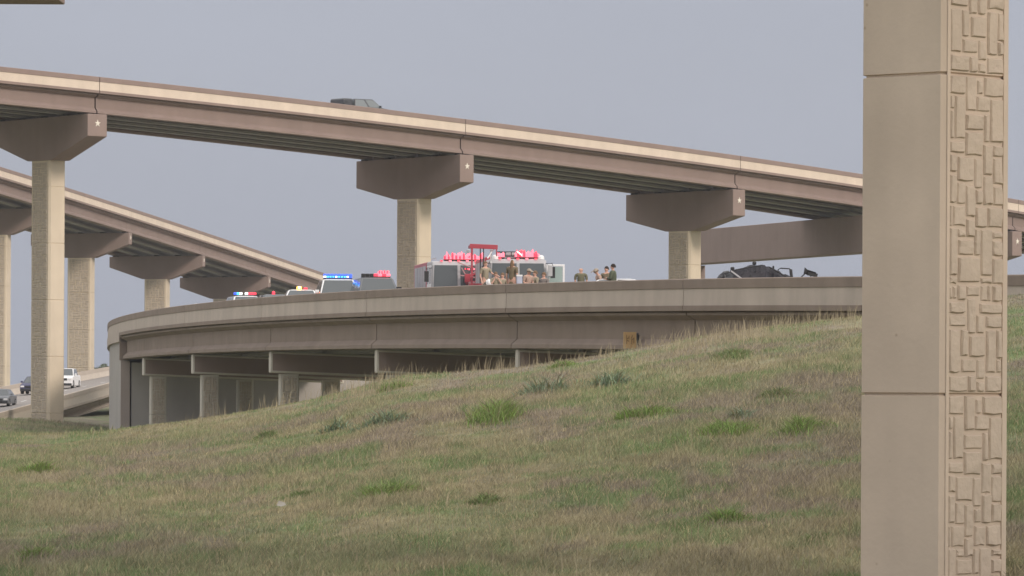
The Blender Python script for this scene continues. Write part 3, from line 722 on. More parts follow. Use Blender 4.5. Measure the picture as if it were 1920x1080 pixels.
# ------------------------------------------------------------------ vehicles
def lum(name, col, st): return mat(name, tuple(min(1, c * .6 + .05) for c in col), rough=0.3, var=0, emit=col, estr=st)
V = dict(
 glass=mat('tinted_windscreen', (0.075, 0.085, 0.09), rough=0.12, var=0.0, spec=0.6),
 glassg=mat('greenish_window_glass', (0.30, 0.38, 0.36), rough=0.15, var=0.05, spec=0.6),
 white=mat('white_vehicle_paint', (0.72, 0.72, 0.72), rough=0.35, var=0.05, scale=3, spec=0.5),
 dark=mat('dark_vehicle_paint', (0.05, 0.052, 0.058), rough=0.35, var=0.15, scale=3, spec=0.5),
 burnt=mat('scuffed_black_bodywork', (0.032, 0.03, 0.036), rough=0.65, var=0.3, scale=3, spec=0.25),
 grey=mat('grey_vehicle_paint', (0.13, 0.135, 0.145), rough=0.4, var=0.1, scale=3, spec=0.5),
 blue=mat('deep_blue_vehicle_paint', (0.03, 0.03, 0.09), rough=0.35, var=0.1, spec=0.5),
 red=mat('fire_red_paint', (0.36, 0.05, 0.07), rough=0.4, var=0.08, scale=3, spec=0.5),
 pinkred=mat('faded_red_panel', (0.42, 0.24, 0.25), rough=0.5, var=0.1, scale=4),
 black=mat('black_rubber', (0.018, 0.018, 0.018), rough=0.8, var=0.1),
 plas=mat('black_plastic_trim', (0.03, 0.03, 0.032), rough=0.55, var=0.1),
 chrome=mat('bright_metal', (0.55, 0.55, 0.56), rough=0.3, metal=0.8, var=0.05),
 alu=mat('dull_aluminium', (0.42, 0.42, 0.43), rough=0.5, metal=0.4, var=0.08),
 lamp=mat('clear_headlamp', (0.7, 0.7, 0.7), rough=0.15, var=0.0, spec=0.7),
 silver=mat('dull_silver_paint', (0.36, 0.355, 0.365), rough=0.4, var=0.1, scale=4, spec=0.5),
 redl=lum('red_flashing_lens', (1.0, 0.03, 0.07), 1.3), redl2=lum('bright_red_flashing_lens', (1.0, 0.16, 0.22), 1.7),
 blul=lum('blue_flashing_lens', (0.03, 0.10, 0.95), 1.25), cyal=lum('cyan_flashing_lens', (0.08, 0.62, 0.95), 1.5),
 whil=lum('white_flashing_lens', (0.9, 1.0, 1.0), 2.2), ambl=lum('amber_flashing_lens', (1.0, 0.33, 0.05), 5.0), ambc=lum('amber_flash_core', (1.0, 0.75, 0.3), 12.0),
)
def wheel(root, x, y, r, wd=0.24):
    sgn = 1 if x > 0 else -1
    t = MB(); n = 20
    prof = [(-wd / 2, r * .62), (-wd / 2, r * .94), (-wd / 2 + .03, r), (wd / 2 - .03, r), (wd / 2, r * .94), (wd / 2, r * .62)]
    vs = [(a, math.cos(2 * math.pi * k / n) * b, math.sin(2 * math.pi * k / n) * b) for k in range(n) for a, b in prof]
    fs = [(k * 6 + j, k * 6 + (j + 1) % 6, ((k + 1) % n) * 6 + (j + 1) % 6, ((k + 1) % n) * 6 + j) for k in range(n) for j in range(6)]
    w_ = t.add(vs, fs).build('wheel', V['black'], root); w_.location = (x, y, r)
    rm = MB(); rm.tube([(sgn * (wd / 2 - 0.05), 0, 0), (sgn * (wd / 2 - 0.015), 0, 0)], r * .6, 16)
    for k in range(5):
        a = 2 * math.pi * k / 5; rm.box((sgn * (wd / 2 - .01), math.cos(a) * r * .3, math.sin(a) * r * .3), (0.02, r * .12, r * .5), rot=Matrix.Rotation(a - math.pi / 2, 3, 'X'))
    rm.build('rim', V['chrome'], w_)
def lightbar(root, z, y, wd, lenses, h=0.12, base=True, depth=0.28):
    """lenses: material keys from left to right"""
    b = MB().box((0, y, z + 0.03), (wd, depth, 0.06)).build('light_bar', V['plas'], root, bevel=0.01)
    n = len(lenses); s_ = wd / n
    for k, lk in enumerate(lenses):
        if lk is None: continue
        MB().box((-wd / 2 + s_ * (k + .5), y, z + 0.062 + h / 2), (s_ * .92, depth * .9, h)).build('lens', V[lk], b, bevel=min(.03, h * .25))
    return b
def car(name, label, cat, group, Ln=4.8, W=1.85, H=1.5, belt=0.95, hood=1.25, trunk=0.7, rw=1.2, paint='dark', wr=0.34, roofy=None, suv=False, bed=False):
    """local -y is the front; returns the empty at ground level"""
    root = empty(name, label=label, cat=cat, group=group)
    P_ = V[paint]; f = -Ln / 2; r_e = Ln / 2; hf = belt - 0.16; g = 0.24
    prof = [(f + .05, g), (f, 0.45), (f + .04, hf - .1), (f + .18, hf), (f + hood, belt), (r_e - .2, belt + .02), (r_e, belt - .1), (r_e, .4), (r_e - .08, g)]
    body = MB().prism(prof, -W / 2, W / 2, lambda a, b: (b, a[0], a[1])).build('body', P_, root, bevel=0.07, segs=3)
    ry0 = f + hood + (0.75 if not suv else 0.62); ry1 = (r_e - trunk - .6) if not suv else r_e - .35
    if bed: ry1 = ry0 + 1.75
    by0, by1 = f + hood - .05, (ry1 + .55 if not suv else r_e - .1)
    if bed: by1 = ry1 + .12
    cb, ct = W / 2 - .06, rw / 2
    base = [(-cb, by0, belt - .03), (cb, by0, belt - .03), (cb, by1, belt - .01), (-cb, by1, belt - .01)]
    top = [(-ct, ry0, H - .03), (ct, ry0, H - .03), (ct, ry1, H - .04), (-ct, ry1, H - .04)]
    cab = MB().add(base + top, [(0, 1, 5, 4), (1, 2, 6, 5), (2, 3, 7, 6), (3, 0, 4, 7), (4, 5, 6, 7), (3, 2, 1, 0)]).build('cabin', P_, root, bevel=0.06, segs=3)
    MB().add([(-ct + .02, ry0 + .04, H - .028), (ct - .02, ry0 + .04, H - .028), (ct - .02, ry1 - .04, H - .038), (-ct + .02, ry1 - .04, H - .038),
              (-ct + .2, ry0 + .2, H), (ct - .2, ry0 + .2, H), (ct - .2, ry1 - .2, H - .01), (-ct + .2, ry1 - .2, H - .01)],
             [(0, 1, 5, 4), (1, 2, 6, 5), (2, 3, 7, 6), (3, 0, 4, 7), (4, 5, 6, 7)]).build('roof', P_, root)
    Bv = [Vector(q) for q in base]; Tv = [Vector(q) for q in top]
    def pane(nm, a, b, c, d, ins=0.07, out=0.012, par=root, m='glass'):
        q = [a, b, c, d]; ce = sum(q, Vector()) / 4; nrm = (b - a).cross(d - a).normalized()
        if nrm.dot(ce - Vector((0, (ry0 + ry1) / 2, belt))) < 0: nrm = -nrm
        vs = []
        for o_ in (0.002, out):
            for v_ in q:
                dlt = ce - v_; vs.append(v_ + dlt.normalized() * min(ins * 1.4, dlt.length * .5) + nrm * o_)
        return MB().add(vs, [(0, 1, 2, 3), (4, 5, 6, 7), (0, 1, 5, 4), (1, 2, 6, 5), (2, 3, 7, 6), (3, 0, 4, 7)]).build(nm, V[m], par)
    pane('windscreen', Bv[0], Bv[1], Tv[1], Tv[0], 0.06)
    pane('rear_window', Bv[2], Bv[3], Tv[3], Tv[2], 0.08)
    nw = 2 if bed else (3 if suv else 2)
    for s_, (i0, i1) in ((1, (1, 2)), (-1, (0, 3))):
        for k in range(nw):
            t0, t1 = k / nw, (k + 1) / nw
            pane('side_window', Bv[i0].lerp(Bv[i1], t0), Bv[i0].lerp(Bv[i1], t1), Tv[i0].lerp(Tv[i1], t1), Tv[i0].lerp(Tv[i1], t0), 0.05)
        mi = MB().box((s_ * (W / 2 + .06), by0 + .35, belt + .09), (0.2, 0.08, 0.15)).build('side_mirror', P_, root, bevel=0.02)
        MB().box((s_ * (W / 2 - .22), f + .02, hf - .17), (0.34, 0.07, 0.15)).build('headlight', V['lamp'], root, bevel=0.02)
        MB().box((s_ * (W / 2 - .15), r_e - .02, belt - .22), (0.2, 0.06, 0.25)).build('tail_light', V['red'], root, bevel=0.02)
        dr_ = MB().box((s_ * (W / 2 - .015), (by0 + ry1) / 2 + .1, belt - .18), (0.05, 0.16, 0.03)).build('door_handle', V['chrome'], root)
        for yy in (f + .85, r_e - .95): wheel(root, s_ * (W / 2 - .10), yy, wr)
    MB().box((0, f - .005, hf - .20), (W - .95, 0.05, 0.2)).build('grille', V['plas'], root, bevel=0.01)
    MB().box((0, f - .01, 0.38), (W - .1, 0.14, 0.2)).build('bumper', V['plas'], root, bevel=0.04)
    root['_roof'] = 0
    return root, ry0, ry1

def place(path, root, u, w, e, turn=0.0, lo=None, hi=None, dz=0.0, flip=False):
    best = None
    for q in np.arange(lo if lo is not None else path.s[0] + 2, hi if hi is not None else path.s[-1] - 2, 0.2):
        p, t, n = path.at(q); d = abs(proj(p + n * w)[0] - u)
        if best is None or d < best[0]: best = (d, q)
    p, t, n = path.at(best[1]); pos = p + n * w + Vector((0, 0, -0.905 - e * w))
    root.location = pos + Vector((0, 0, dz))
    # front (-y) looks back along the deck towards the camera
    d = t if t.y < 0 else -t
    if flip: d = -d
    root.rotation_euler = (0, 0, math.atan2(d.x, -d.y) + turn)
    return pos
LQ = dict(lo=15, hi=hiL)

c1, a_, b_ = car('police_car', 'white police patrol car with glowing blue light bar on the curved bridge', 'police car', 'police cars on the curved bridge', 5.1, 2.0, 2.0, 1.30, 1.35, rw=1.5, paint='white', suv=True, wr=.38)
lightbar(c1, 2.0, a_ + .45, 1.42, ['blul'] * 8, h=0.20)
for k in range(9): MB().box((-.64 + .14 * k, a_ + .45 - .15, 2.12), (.09 if k > 1 else .13, .03, .07)).build('bright_led', V['cyal' if k % 4 else 'whil'], c1)
for x_ in (0.95, 1.02): MB().box((x_, -2.55 + .3, 1.16), (0.06, 0.06, 0.10)).build('corner_strobe', V['blul'], c1, bevel=0.02)
place(L, c1, 633, 3.6, eL, turn=R(-8), **LQ)
c2, a_, b_ = car('police_car', 'dark police utility vehicle with a red light on its roof', 'police car', 'police cars on the curved bridge', 5.2, 2.0, 1.98, 1.30, 1.4, rw=1.5, paint='grey', suv=True, wr=.38)
lightbar(c2, 1.98, a_ + .5, 1.40, ['plas', 'plas', 'plas', 'redl', 'redl2', 'redl', 'redl2'], h=0.13)
for k in range(9): MB().box((0.12 + .062 * k, a_ + .45 + (k % 2) * .1, 1.98 + .25 + (k % 3) * .02), (0.05, 0.05, 0.10 + .05 * (k % 2))).build('beacon', V['redl' if k % 2 else 'redl2'], c2, bevel=.01)
place(L, c2, 704, 4.0, eL, turn=R(-6), **LQ)
MB().box((1.05, -.45, 1.42), (0.30, 0.12, 0.24)).build('spotlight', V['plas'], c2, bevel=.03)
c3, a_, b_ = car('police_car', 'smallest and farthest police car with blue, white and red roof lights', 'police car', 'police cars on the curved bridge', 4.9, 1.9, 1.74, 1.12, 1.3, rw=1.3, paint='white', suv=True, wr=.36)
lightbar(c3, 1.74, a_ + .4, 1.25, ['blul', 'cyal', 'whil', None, 'whil', 'redl', 'redl', 'redl'], h=0.13)
place(L, c3, 459, 4.0, eL, **LQ)
c4, a_, b_ = car('patrol_car', 'white car behind the parapet with a dazzling amber lamp', 'car', 'cars on the curved bridge', 4.7, 1.9, 1.56, 1.06, 1.3, rw=1.3, paint='white', suv=True, wr=.36)
place(L, c4, 564, 3.0, eL, turn=R(-9), **LQ)
am = MB().box((-.1, a_ + .3, 1.64), (0.26, 0.26, 0.16)).build('amber_beacon', V['ambl'], c4, bevel=0.05)
MB().box((-.1, a_ + .15, 1.67), (0.09, 0.06, 0.09)).build('flash_tube', V['ambc'], am, bevel=.02)
MB().box((.22, a_ + .3, 1.62), (0.18, 0.18, 0.10)).build('red_beacon', V['redl'], c4, bevel=.03)
c5, a_, b_ = car('patrol_car', 'low dark car hidden by the parapet but for one small red beacon', 'car', 'cars on the curved bridge', 4.7, 1.8, 1.36, 0.92, 1.2, rw=1.2, paint='dark')
place(L, c5, 513, 2.4, eL, **LQ)
MB().tube([(0, a_ + .5, 1.36), (0, a_ + .5, 1.48), (0, a_ + .5, 1.53)], [0.09, 0.08, 0.03], 10).build('red_beacon', V['redl'], c5)
c6, a_, b_ = car('parked_car', 'pale car at the far left end of the queue on the curved bridge', 'car', 'cars on the curved bridge', 4.8, 1.85, 1.58, 1.05, 1.25, rw=1.3, paint='white')
place(L, c6, 382, 3.6, eL, **LQ)

# fire engines
def fire_engine(label, H=2.85, W=2.5, body_len=6.2):
    root = empty('fire_engine', label=label, cat='fire engine', group='fire engines on the curved bridge')
    f = -2.3; b = 0.55
    cab_prof = [(f + .02, .55), (f, 1.15), (f + .03, 1.5), (f + .16, H - .22), (f + .32, H - .02), (b, H), (b, .55)]
    cab = MB().prism(cab_prof, -W / 2, W / 2, lambda a, c: (c, a[0], a[1])).build('cab', V['silver'], root, bevel=0.09, segs=3)
    MB().box((0, (f + b) / 2 - .02, 1.02), (W + .012, b - f + .01, .62)).build('red_cab_panel', V['red'], root, bevel=.03)
    for s_ in (-1, 1):
        y0, y1 = f + .035, f + .155
        q = [(s_ * .07, y0, 1.52), (s_ * 1.19, y0, 1.52), (s_ * 1.14, y1 + .01, H - .21), (s_ * .07, y1 + .01, H - .21)]
        vs = [Vector(v_) + Vector((0, -.004, 0)) for v_ in q] + [Vector(v_) + Vector((0, -.02, 0)) for v_ in q]
        MB().add(vs, [(0, 1, 2, 3), (4, 5, 6, 7), (0, 1, 5, 4), (1, 2, 6, 5), (2, 3, 7, 6), (3, 0, 4, 7)]).build('windscreen', V['glass'], cab, bevel=.0)
        for y_, l_ in ((f + .95, .85), (f + 2.1, .75)):
            d_ = MB().box((s_ * (W / 2 + .008), y_, 1.62), (.03, l_ + .15, 1.95)).build('door', V['white'], root, bevel=.01)
            MB().box((s_ * (W / 2 + .026), y_, 2.10), (.012, l_ - .12, .72)).build('window', V['glass'], d_, bevel=.0)
            MB().box((s_ * (W / 2 + .04), y_ + .28, 1.55), (.03, .14, .05)).build('handle', V['chrome'], d_)
        m_ = MB().tube([(s_ * (W / 2), f + .2, 2.45), (s_ * (W / 2 + .25), f - .05, 2.45), (s_ * (W / 2 + .28), f - .05, 2.35)], .02, 6).box((s_ * (W / 2 + .28), f - .05, 2.05), (.2, .08, .5)).build('side_mirror', V['plas'], root)
        hl = MB().box((s_ * (W / 2 - .32), f - .03, 1.0), (.42, .06, .22)).build('headlight', V['lamp'], root, bevel=.02)
        for yy in (f + 1.2, b + body_len - 1.7): wheel(root, s_ * (W / 2 - .18), yy, .52, .32)
    for k in range(5): MB().box((-.8 + .4 * k, f + .26, H + .0), (.12, .08, .06)).build('marker_lamp', V['redl2' if k % 2 else 'redl'], root, bevel=.015)
    MB().box((.1, f + 1.9, H + .16), (1.1, .9, .3)).build('roof_unit', V['silver'], root, bevel=.05)
    for s_ in (-1, 1): MB().tube([(s_ * 1.02, f + .8, H + .02), (s_ * 1.02, f + .8, H + .14), (s_ * 1.02, f + 2.6, H + .14), (s_ * 1.02, f + 2.6, H + .02)], .02, 6).build('roof_rail', V['chrome'], root)
    MB().box((0, f - .03, 1.05), (1.1, .06, .5)).build('grille', V['chrome'], root, bevel=.02)
    MB().box((0, f - .25, .62), (W - .02, .5, .32)).build('bumper', V['chrome'], root, bevel=.05)
    MB().box((0, b + body_len / 2 + .15, 1.75), (W, body_len, 2.1)).build('body_box', V['red'], root, bevel=.05)
    for s_ in (-1, 1):
        for k in range(4):
            MB().box((s_ * (W / 2 + .008), b + .95 + k * 1.42, 1.95), (.03, 1.2, 1.35)).build('roller_shutter', V['alu'], root, bevel=.01)
    return root, f
def red_cluster(root, x0, x1, y, z, seed):  # light bar with lens heights and extra beacons shaped to imitate red glare
    r = random.Random(seed); bar = MB().box(((x0 + x1) / 2, y, z + .04), (x1 - x0, .34, .08)).build('light_bar', V['plas'], root, bevel=.02)
    n = int((x1 - x0) / .085)
    for k in range(n):
        x_ = x0 + (k + .5) * (x1 - x0) / n; hh = r.uniform(.12, .34)
        MB().tube([(x_, y, z + .08), (x_, y, z + .08 + hh * .7), (x_, y, z + .08 + hh)], [.058, .052, .02], 8).build('lens', V[r.choice(['redl', 'redl2', 'redl2'])], bar)
    for k in range(n // 2):
        x_ = r.uniform(x0 + .05, x1 - .05); MB().tube([(x_, y + .35, z), (x_, y + .35, z + .30), (x_, y + .35, z + .34 + r.uniform(0, .12))], [.05, .045, .01], 8).build('beacon', V[r.choice(['redl', 'redl2'])], bar)
e1, f1 = fire_engine('left fire engine, half hidden, its white cab under red flashing lights', H=2.80)
red_cluster(e1, -.65, 1.2, f1 + .65, 2.80, 4)
place(L, e1, 851, 6.6, eL, turn=R(-9), **LQ)
e2, f2 = fire_engine('right fire engine with wide windscreen, an open door and a ladder basket over its cab', H=2.66)
red_cluster(e2, -.10, 1.0, f2 + .65, 2.66, 9)
red_cluster(e2, -.85, -.55, f2 + .9, 2.66, 3)
MB().tube([(.2, f2 + .6, 2.8), (-.02, f2 + .6, 2.98)], .05).build('siren_horn', V['chrome'], e2)
for s_ in (-1.0, 1.05):
    MB().tube([(s_, f2 + .5, 2.64), (s_, f2 + .5, 2.76), (s_, f2 + .5, 2.83)], [.16, .14, .06], 10).build('roof_lamp', V['white'], e2)
place(L, e2, 963, 6.4, eL, turn=R(-12), **LQ)
# open cab door standing out to the right
dg = empty('door_hinge'); 
dd_ = MB()
def ring(x0, x1, z0, z1, th, y0, y1, mb):
    mb.box(((x0 + x1) / 2, (y0 + y1) / 2, z1 - th / 2), (x1 - x0, y1 - y0, th)); mb.box((x0 + th * .4, (y0 + y1) / 2, (z0 + z1 - th) / 2), (th * .8, y1 - y0, z1 - z0 - th)); mb.box((x1 - th / 2, (y0 + y1) / 2, (z0 + z1 - th) / 2), (th, y1 - y0, z1 - z0 - th))
bpy.data.objects.remove(dg)
xr = 1.27
mbd = MB(); ring(xr, xr + .82, 1.55, 2.42, .09, f2 + .30, f2 + .36, mbd); mbd.box((xr + .41, f2 + .33, 1.12), (.82, .06, .86))
od = mbd.build('open_door', V['white'], e2, bevel=.015)
MB().box((xr + .40, f2 + .33, 1.93), (.64, .015, .76)).build('window', V['glassg'], od)
MB().tube([(xr + .02, f2 + .0, 2.40), (xr + .08, f2 - .06, 2.36), (xr + .1, f2 - .06, 1.7), (xr - .05, f2 + .1, 1.5)], .025, 6).box((xr + .14, f2 - .07, 2.12), (.20, .09, .48)).build('mirror_bracket', V['alu'], e2, bevel=.01)
# ladder basket over the left front of the cab
bk = MB(); bx0, bx1, by_ = -2.12, -.98, f2 - .1; zt_ = 3.17
bk.box(((bx0 + bx1) / 2, by_, zt_), (bx1 - bx0 + .1, .10, .20), rot=Matrix.Rotation(R(2), 3, 'Y'))
bk.box((bx0 + .05, by_, 2.25), (.09, .08, 1.8)); bk.box((bx1, by_, 3.0), (.05, .08, .5))
for yy in (by_, by_ + .9): bk.box(((bx0 + bx1) / 2, yy, 1.5), (bx1 - bx0, .06, .08))
bk.box(((bx0 + bx1) / 2, by_ + .9, zt_), (bx1 - bx0 + .1, .08, .12)); bk.box((bx0, by_ + .45, zt_), (.08, .9, .14))
bask = bk.build('ladder_basket', V['red'], e2, bevel=.01)
ps = MB()
for x_ in (bx0 + .42, bx0 + .56): ps.tube([(x_, by_ - .03, 1.55), (x_, by_ - .03, 3.10)], .025, 6)
ps.build('basket_post', V['plas'], bask)
MB().box((bx0 - .12, by_, 2.95), (.14, .12, .16)).build('flood_lamp', V['chrome'], bask, bevel=.02)
MB().box(((bx0 + bx1) / 2 + .35, by_ + .3, 2.75), (.07, .07, .6)).tube([(bx1 - .4, by_, 2.65), (bx1 - .1, by_ + .2, 3.1)], .03).build('white_strut', V['white'], bask)
ld = MB()
for zz_ in (2.80, 2.98):
    for yo in (0, .6): ld.box((-.22, f2 + 1.2 + yo, zz_), (1.25, .05, .045))
for k in range(5): ld.box((-.78 + k * .28, f2 + 1.2, 2.89), (.035, .035, .2))
for yo in (0, .6): ld.box((.35, f2 + 3.6, 2.87), (.06, 5.0, .06)); 
ld.build('ladder_rail', V['plas'], e2)
# hose reel arm and crossing bars at the left engine
ar = MB().tube([(.25, f1 - .25, 1.95), (.95, f1 - .25, 2.3), (1.5, f1 - .25, 2.42)], .05, 8); ar.tube([(.28, f1 - .25, 1.72), (1.3, f1 - .25, 1.98)], .04, 8)
ar.box((.36, f1 - .25, 1.98), (.26, .2, .4)).build('red_boom', V['red'], e1, bevel=.02)
ps2 = MB()
for x_ in (1.05, 1.12): ps2.box((x_ + .1, f1 - .2, 1.4), (.05, .05, 1.1))
ps2.build('grab_rail', V['pinkred'], e1)

cl = MB()
for (x_, z_, l_, a_r) in [(.35, 2.55, .9, 20), (.75, 2.3, .8, -25), (.5, 2.05, 1.0, 8), (.95, 2.6, .5, 70), (.2, 2.25, .5, 60)]:
    cl.box((x_, f1 - .30, z_), (l_, .04, .05), rot=Matrix.Rotation(R(a_r), 3, 'Y'))
cl.box((.98, f1 - .28, 1.9), (.35, .12, .5)).box((.55, f1 - .3, 1.7), (.3, .1, .25)).build('hose_rack', V['pinkred'], e1, bevel=.01)
rr_ = random.Random(8)
for k in range(12):
    x_, z_ = rr_.uniform(.1, 1.5), rr_.uniform(2.35, 2.95)
    MB().tube([(x_, f1 - .33, z_), (x_, f1 - .33, z_ + .05), (x_, f1 - .33, z_ + .07)], [.035, .03, .01], 8).build('glow_point', V[rr_.choice(['redl', 'redl2'])], e1)  # added glowing points that stand in for red glare, no fitted lamps

# wrecked dark vehicle
wk = empty('wrecked_vehicle', label='crushed dark wrecked vehicle behind the parapet with a bent mirror sticking up', cat='wrecked car')
def hull(secs, mb):
    n = len(secs[0][1]); vs = []
    for x_, ring_ in secs: vs += [(x_, a, b) for a, b in ring_]
    fs = []
    for i in range(len(secs) - 1):
        for j in range(n - 1): fs.append((i * n + j, i * n + j + 1, (i + 1) * n + j + 1, (i + 1) * n + j))
    fs += [tuple(range(n)), tuple(range((len(secs) - 1) * n, len(secs) * n))[::-1]]
    return mb.add(vs, fs)
def sec(zt, y0=-.9, y1=.9, z0=.3): return [(y0, z0), (y0 - .03, zt * .55), (y0 + .16, zt * .86), (y0 + .42, zt), (0.1, zt + .02), (y1 - .4, zt - .02), (y1 - .1, zt * .8), (y1, zt * .5), (y1, z0)]
prof_ = [(-1.45, 1.18), (-1.2, 1.42), (-.95, 1.56), (-.7, 1.60), (-.35, 1.70), (0.0, 1.79), (.3, 1.86), (.62, 1.86), (.9, 1.80), (1.2, 1.70), (1.5, 1.55), (1.8, 1.42), (2.3, 1.27), (2.9, 1.1)]
rw_ = random.Random(12)
secs_ = []
for i_ in range(len(prof_) * 3 - 2):
    a_i, b_i = divmod(i_, 3); x_ = prof_[a_i][0] + (0 if b_i == 0 else (prof_[a_i + 1][0] - prof_[a_i][0]) * b_i / 3)
    z_ = np.interp(x_, [q_[0] for q_ in prof_], [q_[1] for q_ in prof_])
    secs_.append((x_ + rw_.uniform(-.02, .02), [(p_[0] + rw_.uniform(-.05, .05), p_[1] + rw_.uniform(-.045, .03)) for p_ in sec(z_)]))
hb = hull(secs_, MB()).build('crushed_body', V['burnt'], wk)
MB().add([(-.75, -.98, .95), (.35, -1.0, .95), (.62, -.86, 1.50), (-.2, -.80, 1.56)], [(0, 1, 2, 3)]).build('shattered_window', V['burnt'], wk)
for pts_ in ([(-.9, -.8, 1.58), (-.2, -.72, 1.72), (.6, -.7, 1.84)], [(.9, -.8, 1.76), (1.4, -.85, 1.50), (1.9, -.9, 1.22)], [(-.1, -.98, .9), (.05, -.9, 1.45)]):
    MB().tube(pts_, .03, 6).build('bent_trim', V['plas'], wk)
MB().add([(-1.3, -.9, 1.25), (-.9, -1.0, 1.05), (-.75, -.95, 1.40), (-1.0, -.7, 1.6)], [(0, 1, 2), (0, 2, 3)]).build('torn_panel', V['dark'], wk)
MB().tube([(-1.62, -.9, 1.0), (-1.35, -.92, 1.36), (-1.18, -.9, 1.50), (-.95, -.92, 1.56)], [.08, .09, .08, .05], 8).tube([(-1.18, -.9, 1.5), (-1.1, -.95, 1.1)], .05).build('bent_pillar', V['dark'], wk)
MB().box((-.52, -1.0, 1.36), (.06, .04, .85), rot=Matrix.Rotation(R(-57), 3, 'Y')).build('trim_strip', V['alu'], wk)
MB().box((-1.02, -.99, 1.16), (.28, .04, .22)).build('airbag', V['white'], wk, bevel=.05)
for x_, z_ in ((-.72, 1.70), (.28, 1.93), (1.15, 1.76)):
    MB().box((x_, -.3, z_), (.16 if x_ < 1 else .06, .3, .14)).build('roof_lug', V['plas'], wk, bevel=.04)
MB().tube([(1.28, -.8, 1.52), (1.30, -.82, 1.66), (1.42, -.82, 1.72), (1.80, -.82, 1.70), (1.92, -.82, 1.64)], .028, 8).box((1.90, -.82, 1.44), (.13, .09, .46), rot=Matrix.Rotation(R(-7), 3, 'Y')).build('bent_mirror', V['plas'], wk, bevel=.01)
for x_ in (-1.2, 1.9): 
    for y_ in (-.8, .8): MB().tube([(x_, y_ - .12, .36), (x_, y_ + .12, .36)], .34, 16).build('wheel', V['black'], wk)
place(L, wk, 1402, 3.5, eL, **LQ); wk.rotation_euler = (0, 0, R(4)); wk.scale = (.82, .9, .90)
db = empty('twisted_debris', label='small twisted scrap of dark bodywork sticking up right of the wreck', cat='debris')
MB().add([(-.12, 0, 1.22), (.02, -.05, 1.36), (.32, .0, 1.27), (.38, .1, 1.12), (.12, .12, 1.14), (-.08, .03, 1.45), (-.04, .05, 1.3)], [(0, 1, 2, 3, 4), (0, 5, 1), (1, 5, 6), (0, 6, 5)]).tube([(-.3, 0, .0), (-.28, 0, 1.02), (-.02, .02, 1.27)], .025, 6).tube([(.1, .05, .0), (.14, .06, 1.14)], .02, 6).tube([(.38, .1, 0), (.36, .08, 1.13)], .02, 6).box((.2, .03, 1.19), (.36, .12, .13), rot=Matrix.Rotation(R(12), 3, 'Y')).build('torn_panel', V['plas'], db)
place(L, db, 1512, 2.5, eL, **LQ); db.rotation_euler = (0, 0, 0)
# white low car right of the group, just showing its roof above the parapet
c7, a_, b_ = car('parked_car', 'low white car whose roof edge just shows right of the standing group', 'car', 'cars on the curved bridge', 4.7, 1.8, 1.235, 0.85, 1.2, rw=1.2, paint='white')
place(L, c7, 1175, 3.0, eL, turn=R(60), **LQ)

# traffic on the flyover and the far road
V['glassl'] = mat('light_reflecting_glass', (0.17, 0.19, 0.195), rough=0.2, var=0.0, spec=0.6)
c8, a_, b_ = car('pickup_truck', 'dark grey pickup truck driving on the highest flyover', 'pickup truck', None, 4.9, 1.95, 1.85, 1.2, 1.5, rw=1.45, paint='dark', bed=True, wr=.4)
MB().box((0, b_ + .70, 1.49), (1.75, .94, .68)).build('bed_cover', V['dark'], c8, bevel=.16, segs=4)
for o in c8.children:
    if 'window' in o.name or 'windscreen' in o.name: o.data.materials[0] = V['glassl']
place(A, c8, 686, 3.2, eA, flip=True)
c9, a_, b_ = car('sedan', 'dark sedan at the left edge on the far road', 'car', 'cars on the far road', 4.7, 1.85, 1.45, .92, 1.2, rw=1.2, paint='grey')
place(Rd, c9, 3, 7.9, .10)
ca_, a_, b_ = car('white_pickup', 'white pickup truck right of the tall pier on the far road', 'pickup truck', 'cars on the far road', 5.3, 1.95, 1.85, 1.2, 1.4, rw=1.5, paint='white', bed=True, wr=.4)
ca_.name = 'pickup_truck'
place(Rd, ca_, 124, 9.2, .10)
cb_, a_, b_ = car('sedan', 'deep blue car half hidden behind the tall pier on the far road', 'car', 'cars on the far road', 4.7, 1.85, 1.6, 1.0, 1.2, rw=1.2, paint='blue')
place(Rd, cb_, 64, 10.2, .10)
for o in (c1, c2, c3, c4, c5, c6, c7, c8, c9, ca_, cb_):
    del o['_roof']

# ------------------------------------------------------------------ people
S = dict(
 skin=mat('skin', (0.50, 0.30, 0.23), var=0.05, rough=0.6), tan=mat('tan_uniform_cloth', (0.27, 0.235, 0.17), var=0.12, scale=8),
 brown=mat('brown_dress_cloth', (0.155, 0.125, 0.08), var=0.12, scale=8), pinkt=mat('rosy_tan_cloth', (0.38, 0.27, 0.22), var=0.12, scale=8),
 green=mat('dark_green_cloth', (0.085, 0.10, 0.065), var=0.12, scale=8), olive=mat('olive_green_cloth', (0.13, 0.125, 0.08), var=0.12, scale=8),
 grey=mat('grey_cloth', (0.18, 0.16, 0.15), var=0.1, scale=8), trou=mat('dark_trouser_cloth', (0.08, 0.075, 0.065), var=0.1, scale=8),
 hair=mat('dark_hair', (0.03, 0.022, 0.018), var=0.2, scale=20), brh=mat('brown_hair', (0.16, 0.10, 0.06), var=0.2, scale=20), eye=mat('eye', (0.03, 0.02, 0.02), var=0, rough=0.3),
 cap=mat('cap_cloth', (0.30, 0.25, 0.20), var=0.1), lip=mat('lips', (0.35, 0.14, 0.12), var=0))
